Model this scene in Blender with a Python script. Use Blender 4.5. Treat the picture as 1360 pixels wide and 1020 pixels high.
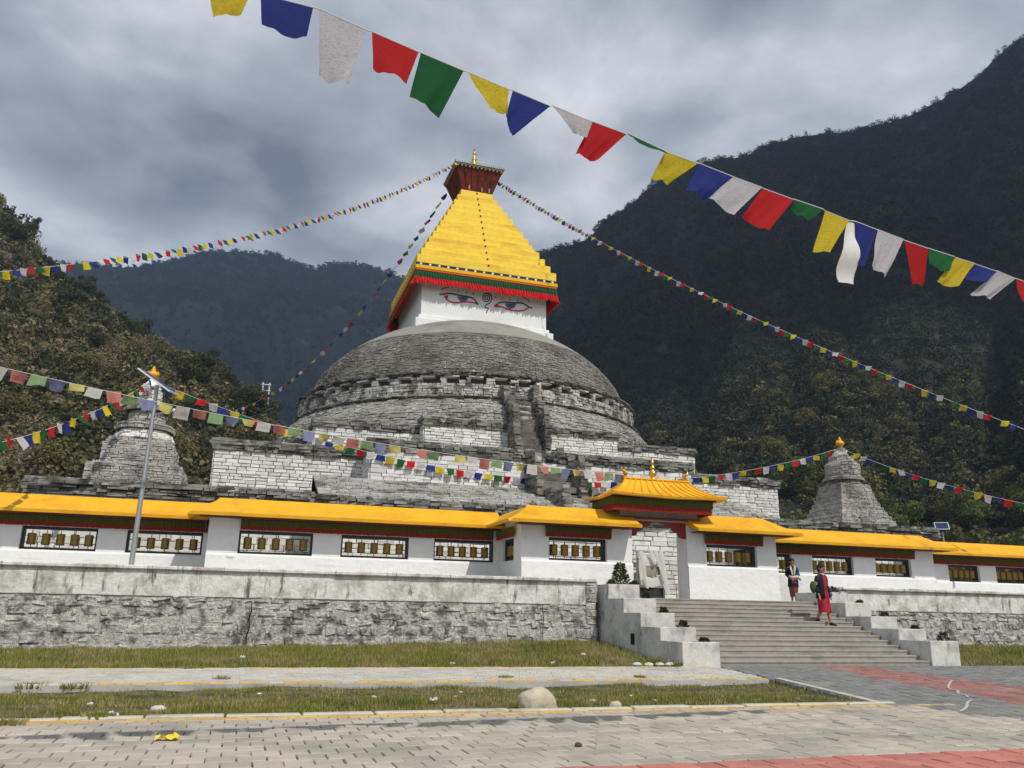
import bpy, math, random
import numpy as np
from math import sin, cos, pi, radians, hypot, atan2, degrees, tan, sqrt
from mathutils import Vector, Matrix, noise as mnoise
random.seed(7); np.random.seed(7); rnd = random.random
def U(a, b): return a + (b - a) * rnd()
for o in list(bpy.data.objects): bpy.data.objects.remove(o)
scene = bpy.context.scene
col = scene.collection

# ---------------------------------------------------------------- camera
CAMH, FPX = 1.07, 1090.0
YAW, PITCH, ROLL = radians(17.689), radians(15.46), radians(1.033)
fwd = Vector((sin(YAW) * cos(PITCH), cos(YAW) * cos(PITCH), sin(PITCH)))
rgt = Vector((cos(YAW), -sin(YAW), 0)); upv = rgt.cross(fwd)
r2 = rgt * cos(ROLL) + upv * sin(ROLL); u2 = upv * cos(ROLL) - rgt * sin(ROLL)
cam_d = bpy.data.cameras.new('camera'); cam = bpy.data.objects.new('camera', cam_d); col.objects.link(cam)
M = Matrix((r2, u2, -fwd)).transposed().to_4x4(); M.translation = (0, 0, CAMH)
cam.matrix_world = M
cam_d.sensor_width = 36; cam_d.lens = 36 * FPX / 1360; cam_d.clip_end = 12000; cam_d.clip_start = 0.05
scene.camera = cam
scene.render.resolution_x, scene.render.resolution_y = 1024, 768
def ray(x, y): return r2 * ((x - 680) / FPX) - u2 * ((y - 510) / FPX) + fwd
def onY(x, y, Y):
    d = ray(x, y); return Vector((0, 0, CAMH)) + d * (Y / d.y)
def onZ(x, y, z=0.0):
    d = ray(x, y); return Vector((0, 0, CAMH)) + d * ((z - CAMH) / d.z)
def atD(x, y, D):
    d = ray(x, y); return Vector((0, 0, CAMH)) + d * (D / hypot(d.x, d.y))

# ---------------------------------------------------------------- light
SUN = Vector((0.38, -1.0, 1.3)).normalized()
w = bpy.data.worlds.new('World'); scene.world = w; w.use_nodes = True
nt = w.node_tree; nt.nodes.clear()
def N(nt, t, **kw):
    n = nt.nodes.new(t)
    for k, v in kw.items(): setattr(n, k, v)
    return n
out = N(nt, 'ShaderNodeOutputWorld'); bg = N(nt, 'ShaderNodeBackground')
sky = N(nt, 'ShaderNodeTexSky', sky_type='NISHITA', sun_disc=False)
sky.sun_elevation = math.asin(SUN.z); sky.sun_rotation = atan2(SUN.x, SUN.y)
tc = N(nt, 'ShaderNodeTexCoord'); sep = N(nt, 'ShaderNodeSeparateXYZ')
nt.links.new(tc.outputs['Generated'], sep.inputs[0])
def mth(op, a, b=None, c=None):
    n = N(nt, 'ShaderNodeMath', operation=op)
    for i, v in enumerate((a, b, c)):
        if v is None: continue
        if isinstance(v, (int, float)): n.inputs[i].default_value = v
        else: nt.links.new(v, n.inputs[i])
    return n.outputs[0]
den = mth('ADD', mth('MAXIMUM', sep.outputs[2], 0.0), 0.22)
cmb = N(nt, 'ShaderNodeCombineXYZ')
nt.links.new(mth('DIVIDE', sep.outputs[0], den), cmb.inputs[0]); nt.links.new(mth('DIVIDE', sep.outputs[1], den), cmb.inputs[1])
def wnoise(scale, det, rough, dist, off):
    mp = N(nt, 'ShaderNodeMapping'); mp.inputs['Location'].default_value = off
    nt.links.new(cmb.outputs[0], mp.inputs[0])
    n = N(nt, 'ShaderNodeTexNoise'); n.inputs['Scale'].default_value = scale; n.inputs['Detail'].default_value = det
    n.inputs['Roughness'].default_value = rough; n.inputs['Distortion'].default_value = dist
    nt.links.new(mp.outputs[0], n.inputs['Vector']); return n.outputs[0]
big = wnoise(1.15, 3, .5, .2, (2.2, .9, 0)); fine = wnoise(3.2, 7, .55, .15, (0.4, 5.2, 0))
mixv = mth('ADD', mth('MULTIPLY', big, .58), mth('MULTIPLY', fine, .42))
ramp = N(nt, 'ShaderNodeValToRGB'); nt.links.new(mixv, ramp.inputs[0])
e = ramp.color_ramp.elements
e[0].position = .39; e[0].color = (.25, .285, .345, 1)
e[1].position = .62; e[1].color = (1.30, 1.34, 1.40, 1)
m = ramp.color_ramp.elements.new(.50); m.color = (.64, .695, .78, 1)
mixs = N(nt, 'ShaderNodeMix', data_type='RGBA'); mixs.inputs[0].default_value = .92
sc = N(nt, 'ShaderNodeMix', data_type='RGBA', blend_type='MULTIPLY'); sc.inputs[0].default_value = 1
nt.links.new(sky.outputs[0], sc.inputs[6]); sc.inputs[7].default_value = (.1, .1, .1, 1)
nt.links.new(sc.outputs[2], mixs.inputs[6]); nt.links.new(ramp.outputs[0], mixs.inputs[7])
nt.links.new(mixs.outputs[2], bg.inputs[0]); bg.inputs[1].default_value = 1.0
nt.links.new(bg.outputs[0], out.inputs[0])
sd = bpy.data.lights.new('sun', 'SUN'); sd.energy = 4.1; sd.angle = radians(.6); sd.color = (1, .955, .88)
so = bpy.data.objects.new('sun', sd); col.objects.link(so); so.rotation_euler = SUN.to_track_quat('Z', 'Y').to_euler(); so.location = (20, -30, 60)
vs = scene.view_settings; vs.view_transform = 'Standard'; vs.look = 'None'; vs.exposure = 0.0; vs.gamma = 1
vs.use_curve_mapping = False
scene.render.engine = 'CYCLES'

# ---------------------------------------------------------------- materials
def mat(name): 
    m = bpy.data.materials.new(name); m.use_nodes = True
    return m, m.node_tree, m.node_tree.nodes['Principled BSDF']
def simple(name, c, rough=.8, metal=0, var=.0, nscale=3.0, dark=None, bump=0, bscale=20, island=0, objr=0, spec=.3, coords='Object', stretch=(1, 1, 1), thresh=(.4, .7), dark2=None, thresh2=(.45, .75), n2=9.0, stretch2=None, transl=0):
    """base colour + two noise-driven wear colours + per-piece brightness + bump"""
    m, t, b = mat(name)
    b.inputs['Roughness'].default_value = rough; b.inputs['Metallic'].default_value = metal
    b.inputs['Specular IOR Level'].default_value = spec
    L = t.links.new
    tcn = t.nodes.new('ShaderNodeTexCoord'); geo = t.nodes.new('ShaderNodeNewGeometry')
    def vec(st):
        if coords == 'World': src = geo.outputs['Position']
        else: src = tcn.outputs[coords]
        if tuple(st) == (1, 1, 1): return src
        mp = t.nodes.new('ShaderNodeMapping'); mp.inputs['Scale'].default_value = st; L(src, mp.inputs[0]); return mp.outputs[0]
    def nz(scale, st, det=6, rough=.62):
        n = t.nodes.new('ShaderNodeTexNoise'); n.inputs['Scale'].default_value = scale; n.inputs['Detail'].default_value = det
        n.inputs['Roughness'].default_value = rough; L(vec(st), n.inputs['Vector']); return n.outputs[0]
    rgb = t.nodes.new('ShaderNodeRGB'); rgb.outputs[0].default_value = (*c, 1); cur = rgb.outputs[0]
    def mixc(fac, a, bcol, mode='MIX'):
        mx = t.nodes.new('ShaderNodeMix'); mx.data_type = 'RGBA'; mx.blend_type = mode
        if isinstance(fac, float): mx.inputs[0].default_value = fac
        else: L(fac, mx.inputs[0])
        L(a, mx.inputs[6])
        if isinstance(bcol, tuple): mx.inputs[7].default_value = (*bcol, 1)
        else: L(bcol, mx.inputs[7])
        return mx.outputs[2]
    def rmp(v, lo, hi):
        mr = t.nodes.new('ShaderNodeMapRange'); mr.interpolation_type = 'SMOOTHSTEP'
        mr.inputs['From Min'].default_value = lo; mr.inputs['From Max'].default_value = hi; L(v, mr.inputs['Value']); return mr.outputs[0]
    if dark: cur = mixc(rmp(nz(nscale, stretch), *thresh), cur, dark)
    if dark2: cur = mixc(rmp(nz(n2, stretch2 or (1, 1, 1)), *thresh2), cur, dark2)
    f = None
    if island: f = ('i', geo.outputs['Random Per Island'], island)
    if objr:
        oi = t.nodes.new('ShaderNodeObjectInfo'); f = ('o', oi.outputs['Random'], objr)
    if island and objr:
        ad = t.nodes.new('ShaderNodeMath'); ad.operation = 'ADD'; L(geo.outputs['Random Per Island'], ad.inputs[0]); L(oi.outputs['Random'], ad.inputs[1])
        fr = t.nodes.new('ShaderNodeMath'); fr.operation = 'FRACT'; L(ad.outputs[0], fr.inputs[0]); f = ('x', fr.outputs[0], max(island, objr))
    if f:
        mr = t.nodes.new('ShaderNodeMapRange'); mr.inputs['To Min'].default_value = 1 - f[2]; mr.inputs['To Max'].default_value = 1 + f[2] * .6
        L(f[1], mr.inputs['Value'])
        cc = t.nodes.new('ShaderNodeCombineColor')
        for i in range(3): L(mr.outputs[0], cc.inputs[i])
        cur = mixc(1.0, cur, cc.outputs[0], 'MULTIPLY')
    if var:
        mr = t.nodes.new('ShaderNodeMapRange'); mr.inputs['To Min'].default_value = 1 - var; mr.inputs['To Max'].default_value = 1 + var
        mr.inputs['From Min'].default_value = .25; mr.inputs['From Max'].default_value = .75
        L(nz(nscale * 4.3, (1, 1, 1)), mr.inputs['Value'])
        cc = t.nodes.new('ShaderNodeCombineColor')
        for i in range(3): L(mr.outputs[0], cc.inputs[i])
        cur = mixc(1.0, cur, cc.outputs[0], 'MULTIPLY')
    L(cur, b.inputs['Base Color'])
    if bump:
        bp = t.nodes.new('ShaderNodeBump'); bp.inputs['Strength'].default_value = min(1, bump); bp.inputs['Distance'].default_value = .02 * max(1, bump)
        L(nz(bscale, (1, 1, 1), 5), bp.inputs['Height']); L(bp.outputs[0], b.inputs['Normal'])
    if transl:
        tr = t.nodes.new('ShaderNodeBsdfTranslucent'); L(cur, tr.inputs[0]); mx = t.nodes.new('ShaderNodeMixShader'); mx.inputs[0].default_value = transl
        o = t.nodes['Material Output']; L(b.outputs[0], mx.inputs[1]); L(tr.outputs[0], mx.inputs[2]); L(mx.outputs[0], o.inputs[0])
    return m
MT = {}
W_ = 'World'
MT['palestone'] = simple('pale_weathered_stone', (.42, .405, .365), .95, var=.2, nscale=.9, dark=(.20, .19, .165), thresh=(.47, .66), bump=1.4, bscale=9, coords=W_, dark2=(.60, .585, .54), n2=2.2, thresh2=(.56, .70), island=.2)
MT['apron'] = simple('worn_stone_slope', (.36, .345, .31), .95, var=.25, nscale=1.0, dark=(.15, .14, .12), thresh=(.48, .64), bump=1.4, bscale=8, coords=W_, dark2=(.52, .50, .46), n2=2.6, thresh2=(.56, .70), island=.2)
MT['plaster'] = simple('white_plaster', (.80, .80, .78), .9, var=.05, nscale=.9, dark=(.58, .57, .53), thresh=(.56, .85), bump=.5, bscale=7, coords=W_)
MT['plaster_lump'] = simple('white_plaster_lumpy', (.82, .82, .80), .9, var=.05, nscale=1.3, dark=(.62, .61, .57), thresh=(.58, .85), bump=1.6, bscale=4, coords=W_)
MT['stained'] = simple('stained_plaster', (.72, .70, .65), .95, var=.16, nscale=2.3, dark=(.42, .40, .34), thresh=(.42, .68), bump=1.6, bscale=9, coords=W_,
                       dark2=(.15, .14, .12), n2=2.2, stretch2=(3.0, 1, .6), thresh2=(.55, .70))
MT['rubble'] = simple('rubble_masonry', (.49, .47, .425), .95, var=.45, nscale=3.4, dark=(.14, .128, .11), thresh=(.46, .64), bump=3, bscale=16, coords=W_,
                      dark2=(.62, .60, .55), n2=5.0, stretch2=(1.2, 1, .8), thresh2=(.55, .68), island=.12)
MT['brickwhite'] = simple('whitewashed_stone', (.74, .73, .69), .92, var=.08, nscale=2.2, dark=(.40, .37, .32), thresh=(.55, .78), bump=1.1, bscale=9, island=.2, objr=.22, coords=W_)
MT['mortar'] = simple('dark_mortar', (.13, .115, .095), 1, var=.3, nscale=2, bump=1, bscale=8, coords=W_)
MT['oldstone'] = simple('weathered_stone', (.24, .225, .19), .95, var=.25, nscale=.8, dark=(.09, .085, .075), thresh=(.42, .66), bump=1.6, bscale=7, coords=W_,
                        dark2=(.52, .50, .46), n2=1.9, thresh2=(.60, .74), island=.38)
MT['drumstone'] = simple('flaking_whitewash', (.54, .525, .48), .95, var=.25, nscale=1.2, dark=(.15, .14, .12), thresh=(.45, .60), bump=1.6, bscale=7, coords=W_,
                         dark2=(.11, .10, .09), n2=2.6, thresh2=(.58, .70), island=.3)
MT['slab'] = simple('lichen_slab', (.235, .225, .20), .95, var=.3, nscale=1.1, dark=(.075, .07, .06), thresh=(.44, .64), bump=1.5, bscale=8, coords=W_,
                    dark2=(.47, .46, .43), n2=2.4, thresh2=(.60, .72), island=.35)
MT['shingle'] = simple('dome_stone', (.26, .245, .21), .95, var=.25, nscale=.6, dark=(.14, .128, .105), thresh=(.45, .7), bump=1.2, bscale=9, coords=W_,
                       dark2=(.62, .60, .54), n2=5.5, thresh2=(.62, .68), island=.34)
MT['cement'] = simple('dome_cement', (.30, .285, .25), .9, var=.12, nscale=.5, dark=(.20, .19, .165), thresh=(.45, .7), bump=.5, bscale=5, coords=W_)
MT['concrete'] = simple('concrete', (.46, .45, .42), .9, var=.12, nscale=1.2, dark=(.31, .30, .28), thresh=(.45, .75), bump=.5, bscale=22, coords=W_,
                        dark2=(.62, .61, .57), n2=4, thresh2=(.58, .75))
MT['step'] = simple('stair_concrete', (.34, .31, .27), .92, var=.18, nscale=1.6, dark=(.24, .22, .19), thresh=(.45, .75), bump=.6, bscale=26, coords=W_)
MT['limewash'] = simple('limewashed_concrete', (.62, .605, .56), .9, var=.14, nscale=1.9, dark=(.38, .37, .335), thresh=(.43, .70), bump=.5, bscale=18, coords=W_,
                        dark2=(.20, .19, .16), n2=2.6, stretch2=(2.4, 1, .6), thresh2=(.56, .74))
MT['roof'] = simple('yellow_roof', (.84, .44, .018), .55, var=.07, nscale=1.2, dark=(.70, .31, .012), thresh=(.45, .75), bump=.4, bscale=4, coords=W_,
                    dark2=(.30, .13, .03), n2=2.6, stretch2=(2.2, 1, 1), thresh2=(.64, .80), spec=.3)
MT['spire'] = simple('yellow_spire', (.90, .63, .05), .6, var=.10, nscale=1.1, dark=(.72, .42, .025), thresh=(.44, .74), stretch=(.5, .5, 2.2), bump=.5, bscale=5, coords=W_)
MT['ycloth'] = simple('yellow_cloth', (.82, .46, .02), .85, var=.05); MT['ocloth'] = simple('orange_cloth', (.75, .13, .015), .85)
MT['gcloth'] = simple('green_cloth', (.018, .10, .035), .9, var=.2); MT['rcloth'] = simple('red_cloth', (.56, .012, .014), .9, var=.25, nscale=2)
MT['fgreen'] = simple('olive_valance', (.105, .105, .012), .85, var=.15, nscale=4); MT['fred'] = simple('maroon_valance', (.30, .028, .014), .85, var=.15, nscale=4)
MT['check'] = simple('dark_band', (.035, .03, .05), .8); MT['dot'] = simple('white_dot', (.8, .8, .78), .8)
MT['gold'] = simple('gilt_metal', (.75, .45, .10), .34, 1.0, var=.1, spec=.5); MT['goldpaint'] = simple('gold_paint', (.85, .42, .02), .5)
MT['brass'] = simple('aged_brass', (.30, .19, .045), .42, .75, var=.2, nscale=8)
MT['frame'] = simple('dark_window_frame', (.035, .038, .045), .6, var=.2)
MT['wood'] = simple('red_timber', (.17, .022, .014), .8, var=.3, nscale=2.5, dark=(.06, .018, .012), thresh=(.45, .65), coords=W_)
MT['maroon'] = simple('maroon_paint', (.25, .035, .025), .7, var=.2)
MT['tin'] = simple('weathered_tin', (.30, .27, .21), .6, var=.2, nscale=3, dark=(.15, .13, .10), thresh=(.5, .7))
MT['steel'] = simple('galvanised_steel', (.42, .43, .43), .45, .6, var=.08); MT['whitepaint'] = simple('white_paint', (.78, .79, .79), .5)
MT['panel'] = simple('solar_cells', (.03, .045, .12), .25, var=.15, nscale=20); MT['black'] = simple('dark_hollow', (.012, .012, .012), .9)
MT['blue'] = simple('blue_paint', (.10, .16, .34), .8, var=.15); MT['redline'] = simple('red_paint', (.62, .04, .06), .8); MT['ink'] = simple('slate_paint', (.06, .09, .12), .8)
MT['paver'] = simple('grey_paver', (.50, .45, .375), .92, var=.10, nscale=.8, dark=(.35, .32, .27), thresh=(.42, .72), bump=.35, bscale=40, coords=W_, island=.16, objr=.16)
MT['paver_dullred'] = simple('dull_red_paver', (.36, .165, .14), .92, var=.12, nscale=.8, dark=(.31, .22, .20), thresh=(.42, .7), bump=.35, bscale=40, coords=W_, island=.2)
MT['paver_red'] = simple('red_paver', (.54, .205, .165), .92, var=.08, nscale=.8, dark=(.42, .21, .175), thresh=(.5, .8), bump=.35, bscale=40, coords=W_, island=.16, objr=.16)
MT['paver_dark'] = simple('dark_paver', (.225, .225, .215), .92, var=.10, nscale=.8, dark=(.29, .285, .26), thresh=(.5, .75), bump=.35, bscale=40, coords=W_, island=.18)
MT['paver_yellow'] = simple('yellow_paver', (.66, .42, .13), .92, var=.1, dark=(.50, .40, .25), thresh=(.45, .7), nscale=1.5, coords=W_, island=.2)
MT['paver_pale'] = simple('pale_paver', (.56, .525, .46), .92, var=.1, nscale=.8, dark=(.40, .385, .35), thresh=(.45, .75), bump=.35, bscale=40, coords=W_, island=.14)
MT['kerb'] = simple('kerb_concrete', (.55, .52, .44), .92, var=.15, nscale=2, dark=(.36, .33, .28), thresh=(.5, .7), coords=W_)
MT['joint'] = simple('paver_joint_sand', (.17, .155, .125), 1, var=.2)
MT['soil'] = simple('soil', (.20, .15, .085), 1, var=.3, nscale=2, dark=(.06, .07, .025), thresh=(.4, .65), bump=1.5, bscale=30, coords=W_, dark2=(.21, .19, .14), n2=1.4, thresh2=(.55, .75))
MT['grass'] = simple('grass_blades', (.27, .28, .062), .8, coords=W_, nscale=.9, dark=(.42, .34, .14), thresh=(.45, .62), island=.5, dark2=(.12, .19, .032), n2=.55, thresh2=(.55, .7), transl=.25)
MT['ground'] = simple('valley_ground', (.10, .10, .05), 1, var=.3, nscale=.1, dark=(.05, .065, .02), coords=W_)
MT['hillsoil'] = simple('hillside_scrub', (.13, .105, .055), 1, var=.4, nscale=.05, dark=(.030, .034, .012), thresh=(.4, .6), coords=W_, bump=1, bscale=1)
MT['mtn'] = simple('mountain_forest_floor', (.030, .034, .022), 1, var=.4, nscale=.02, dark=(.016, .02, .012), thresh=(.4, .6), coords=W_)
MT['farmtn'] = simple('far_mountain', (.045, .050, .048), 1, var=.35, nscale=.006, dark=(.025, .03, .027), thresh=(.42, .6), coords=W_, dark2=(.26, .25, .24), n2=.014, stretch2=(1.6, 1, .5), thresh2=(.60, .70))
def leafmat(n, c, isl=.5, tr=.22): return simple(n, c, .75, island=isl, objr=.25, transl=tr, spec=.25)
MT['leaf_dark'] = leafmat('leaf_dark', (.072, .078, .030)); MT['leaf_olive'] = leafmat('leaf_olive', (.17, .15, .052)); MT['leaf_dry'] = leafmat('leaf_dry', (.29, .225, .13))
MT['leaf_green'] = leafmat('leaf_green', (.11, .135, .03)); MT['leaf_far'] = leafmat('leaf_far', (.030, .036, .018), .55, .1); MT['leaf_far2'] = leafmat('leaf_far2', (.048, .046, .028), .55, .1)
MT['leaf_far3'] = leafmat('leaf_far3', (.075, .075, .042), .5, .1)
MT['leaf_farmtn'] = leafmat('leaf_farmtn', (.030, .036, .030), .5, 0)
MT['palebark'] = simple('pale_bark', (.24, .21, .17), .95, var=.2, nscale=6)
MT['bark'] = simple('bark', (.085, .068, .05), .95, var=.3, nscale=6, bump=1, bscale=20)
MT['boulder'] = simple('pale_boulder', (.56, .49, .36), .95, var=.2, nscale=2.5, dark=(.40, .34, .24), thresh=(.45, .65), bump=1.5, bscale=10)
MT['pebble'] = simple('pale_stone', (.60, .57, .50), .95, var=.15, objr=.3); MT['litter_y'] = simple('yellow_wrapper', (.80, .62, .05), .5, var=.15); MT['paper'] = simple('white_paper', (.78, .78, .76), .7)
MT['scarf'] = simple('white_scarf', (.76, .75, .70), .85, var=.08, nscale=4, transl=.2)
MT['skin'] = simple('skin', (.38, .20, .13), .6); MT['hair'] = simple('black_hair', (.012, .010, .009), .5)
MT['pinkcloth'] = simple('crimson_weave', (.42, .018, .045), .9, nscale=22, dark=(.16, .01, .02), thresh=(.5, .6), coords='Object', stretch=(1, 1, .4)); MT['jacket'] = simple('black_jacket', (.014, .014, .016), .85, var=.2)
MT['brown'] = simple('brown_cloth', (.19, .05, .05), .9, var=.2); MT['cream'] = simple('cream_cloth', (.62, .58, .50), .9); MT['bluecloth'] = simple('blue_cloth', (.05, .075, .19), .85); MT['greencloth'] = simple('green_bag', (.05, .085, .03), .85)
MT['shoe'] = simple('dark_shoe', (.03, .025, .025), .6)
FC = {'y': (.66, .50, .03), 'b': (.022, .038, .22), 'w': (.60, .57, .60), 'r': (.50, .014, .016), 'g': (.014, .12, .035)}
FP = {'y': (.60, .52, .16), 'b': (.22, .24, .40), 'w': (.62, .60, .56), 'r': (.55, .20, .16), 'g': (.25, .38, .18)}
for k, c in FC.items():
    dk = tuple(v * .55 for v in c)
    MT['flag_' + k] = simple('flag_cloth_' + k, c, .85, transl=.5, nscale=40, dark=tuple(v * .78 for v in c) if k in 'yw' else tuple(v * .85 for v in c), thresh=(.50, .58), stretch=(1, 1, 3.2), objr=.15)
    MT['farflag_' + k] = simple('small_flag_cloth_' + k, c, .85, transl=.3, objr=.15)
for k, c in FP.items(): MT['fade_' + k] = simple('faded_flag_cloth_' + k, c, .85, transl=.35, objr=.12)
# ---------------------------------------------------------------- mesh helpers
def fast_mesh(name, V, F):
    """V (n,3) array, F (m,k) int array of equal-size polygons"""
    me = bpy.data.meshes.new(name); V = np.asarray(V, np.float32); F = np.asarray(F, np.int32); k = F.shape[1]
    me.vertices.add(len(V)); me.vertices.foreach_set('co', V.ravel())
    me.loops.add(F.size); me.loops.foreach_set('vertex_index', F.ravel())
    me.polygons.add(len(F)); me.polygons.foreach_set('loop_start', np.arange(0, F.size, k, dtype=np.int32))
    me.update(calc_edges=True); return me
class MB:
    def __init__(s): s.v = []; s.f = []
    def add(s, vs, fs):
        n = len(s.v); s.v += [tuple(v) for v in vs]; s.f += [tuple(i + n for i in f) for f in fs]; return s
    def box(s, x0, x1, y0, y1, z0, z1, j=0):
        vs = [(x, y, z) for z in (z0, z1) for y in (y0, y1) for x in (x0, x1)]
        if j: vs = [(x + U(-j, j), y + U(-j, j), z + U(-j, j)) for x, y, z in vs]
        return s.add(vs, [(0, 2, 3, 1), (4, 5, 7, 6), (0, 1, 5, 4), (2, 6, 7, 3), (0, 4, 6, 2), (1, 3, 7, 5)])
    def bbox(s, x0, x1, y0, y1, z0, z1, b=.02):
        """box with chamfered edges"""
        xs, ys, zs = (x0, x1), (y0, y1), (z0, z1); sg = (1, -1)
        vs = []; idx = {}
        for i in (0, 1):
            for jj in (0, 1):
                for k in (0, 1):
                    for a in range(3):
                        p = [xs[i] + (b * sg[i] if a != 0 else 0), ys[jj] + (b * sg[jj] if a != 1 else 0), zs[k] + (b * sg[k] if a != 2 else 0)]
                        idx[i, jj, k, a] = len(vs); vs.append(p)
        fs = []
        for a in range(3):
            o = [q for q in range(3) if q != a]
            for sd in (0, 1):
                c = []
                for p, q in ((0, 0), (1, 0), (1, 1), (0, 1)):
                    t = [0, 0, 0]; t[a] = sd; t[o[0]] = p; t[o[1]] = q; c.append(idx[(*t, a)])
                if (sd == 0) == (a != 1): c = c[::-1]
                fs.append(c)
        for a in range(3):
            o = [q for q in range(3) if q != a]
            for p in (0, 1):
                for q in (0, 1):
                    t0 = [0, 0, 0]; t1 = [0, 0, 0]; t0[a] = 0; t1[a] = 1
                    for t in (t0, t1): t[o[0]] = p; t[o[1]] = q
                    fs.append([idx[(*t0, o[0])], idx[(*t0, o[1])], idx[(*t1, o[1])], idx[(*t1, o[0])]])
        for i in (0, 1):
            for jj in (0, 1):
                for k in (0, 1): fs.append([idx[i, jj, k, 0], idx[i, jj, k, 1], idx[i, jj, k, 2]])
        return s.add(vs, fs)
    def frus(s, cx, cy, z0, z1, a0, b0, a1, b1):
        vs = [(cx + sx * a, cy + sy * b, z) for z, a, b in ((z0, a0, b0), (z1, a1, b1)) for sx, sy in ((-1, -1), (1, -1), (1, 1), (-1, 1))]
        return s.add(vs, [(3, 2, 1, 0), (4, 5, 6, 7)] + [(i, (i + 1) % 4, 4 + (i + 1) % 4, 4 + i) for i in range(4)])
    def pillow(s, O, Ud, Vd, Nd, u0, u1, v0, v1, d, ch=.015, j=.008):
        """stone: base at depth 0, face at depth d with chamfered rim, in frame O + u*Ud + v*Vd + n*Nd"""
        def P(u, v, n): return O + Ud * u + Vd * v + Nd * n
        jj = lambda: U(-j, j)
        a = [(u0, v0), (u1, v0), (u1, v1), (u0, v1)]; a = [(u + jj(), v + jj()) for u, v in a]
        cu, cv = (u0 + u1) / 2, (v0 + v1) / 2
        f = [(u + (ch if u < cu else -ch), v + (ch if v < cv else -ch)) for u, v in a]
        vs = [P(u, v, 0) for u, v in a] + [P(u, v, d - ch) for u, v in a] + [P(u, v, d + U(-j, j)) for u, v in f]
        fs = [(8, 9, 10, 11)]
        for i in range(4):
            k = (i + 1) % 4; fs += [(i, k, 4 + k, 4 + i), (4 + i, 4 + k, 8 + k, 8 + i)]
        return s.add(vs, fs)
    def prism(s, poly, axis, a0, a1):
        """poly: 2-D outline in the two other axes, extruded along axis"""
        def P(p, a):
            q = [0, 0, 0]; o = [i for i in range(3) if i != axis]; q[o[0]], q[o[1]] = p; q[axis] = a; return q
        n = len(poly); vs = [P(p, a0) for p in poly] + [P(p, a1) for p in poly]
        return s.add(vs, [tuple(range(n))[::-1], tuple(range(n, 2 * n))] + [(i, (i + 1) % n, n + (i + 1) % n, n + i) for i in range(n)])
    def lathe(s, prof, c=(0, 0), seg=32, sq=False, jit=0):
        n = len(prof); vs = []
        for r, z in prof:
            for i in range(seg):
                a = 2 * pi * i / seg; rr = r + (U(-jit, jit) if jit else 0)
                vs.append((c[0] + rr * cos(a), c[1] + rr * sin(a), z))
        fs = [(k * seg + i, k * seg + (i + 1) % seg, (k + 1) * seg + (i + 1) % seg, (k + 1) * seg + i) for k in range(n - 1) for i in range(seg)]
        fs += [tuple(range(seg))[::-1], tuple((n - 1) * seg + i for i in range(seg))]
        return s.add(vs, fs)
    def tube(s, pts, r, seg=6, cap=True):
        pts = [Vector(p) for p in pts]; n = len(pts); rs = r if isinstance(r, (list, tuple)) else [r] * n
        vs = []
        for i, p in enumerate(pts):
            d = (pts[min(i + 1, n - 1)] - pts[max(i - 1, 0)]).normalized()
            a = d.orthogonal() if abs(d.z) > .95 else d.cross(Vector((0, 0, 1))); a.normalize(); b = d.cross(a)
            vs += [p + (a * cos(2 * pi * k / seg) + b * sin(2 * pi * k / seg)) * rs[i] for k in range(seg)]
        fs = [(i * seg + k, i * seg + (k + 1) % seg, (i + 1) * seg + (k + 1) % seg, (i + 1) * seg + k) for i in range(n - 1) for k in range(seg)]
        if cap: fs += [tuple(range(seg))[::-1], tuple((n - 1) * seg + k for k in range(seg))]
        return s.add(vs, fs)
    def sphere(s, c, r, su=10, sv=6, jit=0):
        c = Vector(c); rr = r if isinstance(r, (tuple, list)) else (r, r, r)
        vs = [c + Vector((0, 0, -rr[2]))]
        for k in range(1, sv):
            t = -pi / 2 + pi * k / sv
            for i in range(su):
                a = 2 * pi * i / su; q = 1 + U(-jit, jit) if jit else 1
                vs.append(c + Vector((rr[0] * cos(t) * cos(a) * q, rr[1] * cos(t) * sin(a) * q, rr[2] * sin(t) * q)))
        vs.append(c + Vector((0, 0, rr[2]))); fs = [(0, 1 + (i + 1) % su, 1 + i) for i in range(su)]
        for k in range(sv - 2):
            for i in range(su):
                a = 1 + k * su; fs.append((a + i, a + (i + 1) % su, a + su + (i + 1) % su, a + su + i))
        a = 1 + (sv - 2) * su; fs += [(a + i, a + (i + 1) % su, len(vs) - 1) for i in range(su)]
        return s.add(vs, fs)
    def ribbon(s, pts, wd, nrm=Vector((0, -1, 0)), th=.006):
        pts = [Vector(p) for p in pts]; n = len(pts); vs = []
        for i, p in enumerate(pts):
            d = (pts[min(i + 1, n - 1)] - pts[max(i - 1, 0)]).normalized(); q = d.cross(nrm).normalized()
            ww = wd * (.45 if i in (0, n - 1) else 1) * .5
            vs += [p + q * ww, p - q * ww, p + q * ww + nrm * th, p - q * ww + nrm * th]
        fs = []
        for i in range(n - 1):
            a, b = 4 * i, 4 * i + 4
            fs += [(a + 2, a + 3, b + 3, b + 2), (a, a + 2, b + 2, b), (a + 3, a + 1, b + 1, b + 3)]
        return s.add(vs, fs)
    def mesh(s, name):
        me = bpy.data.meshes.new(name); me.from_pydata(s.v, [], s.f); me.update(); return me
    def build(s, name, m, parent=None, smooth=False, stuff=False):
        me = s.mesh(name); return link(name, me, m, parent, smooth, stuff)
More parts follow.
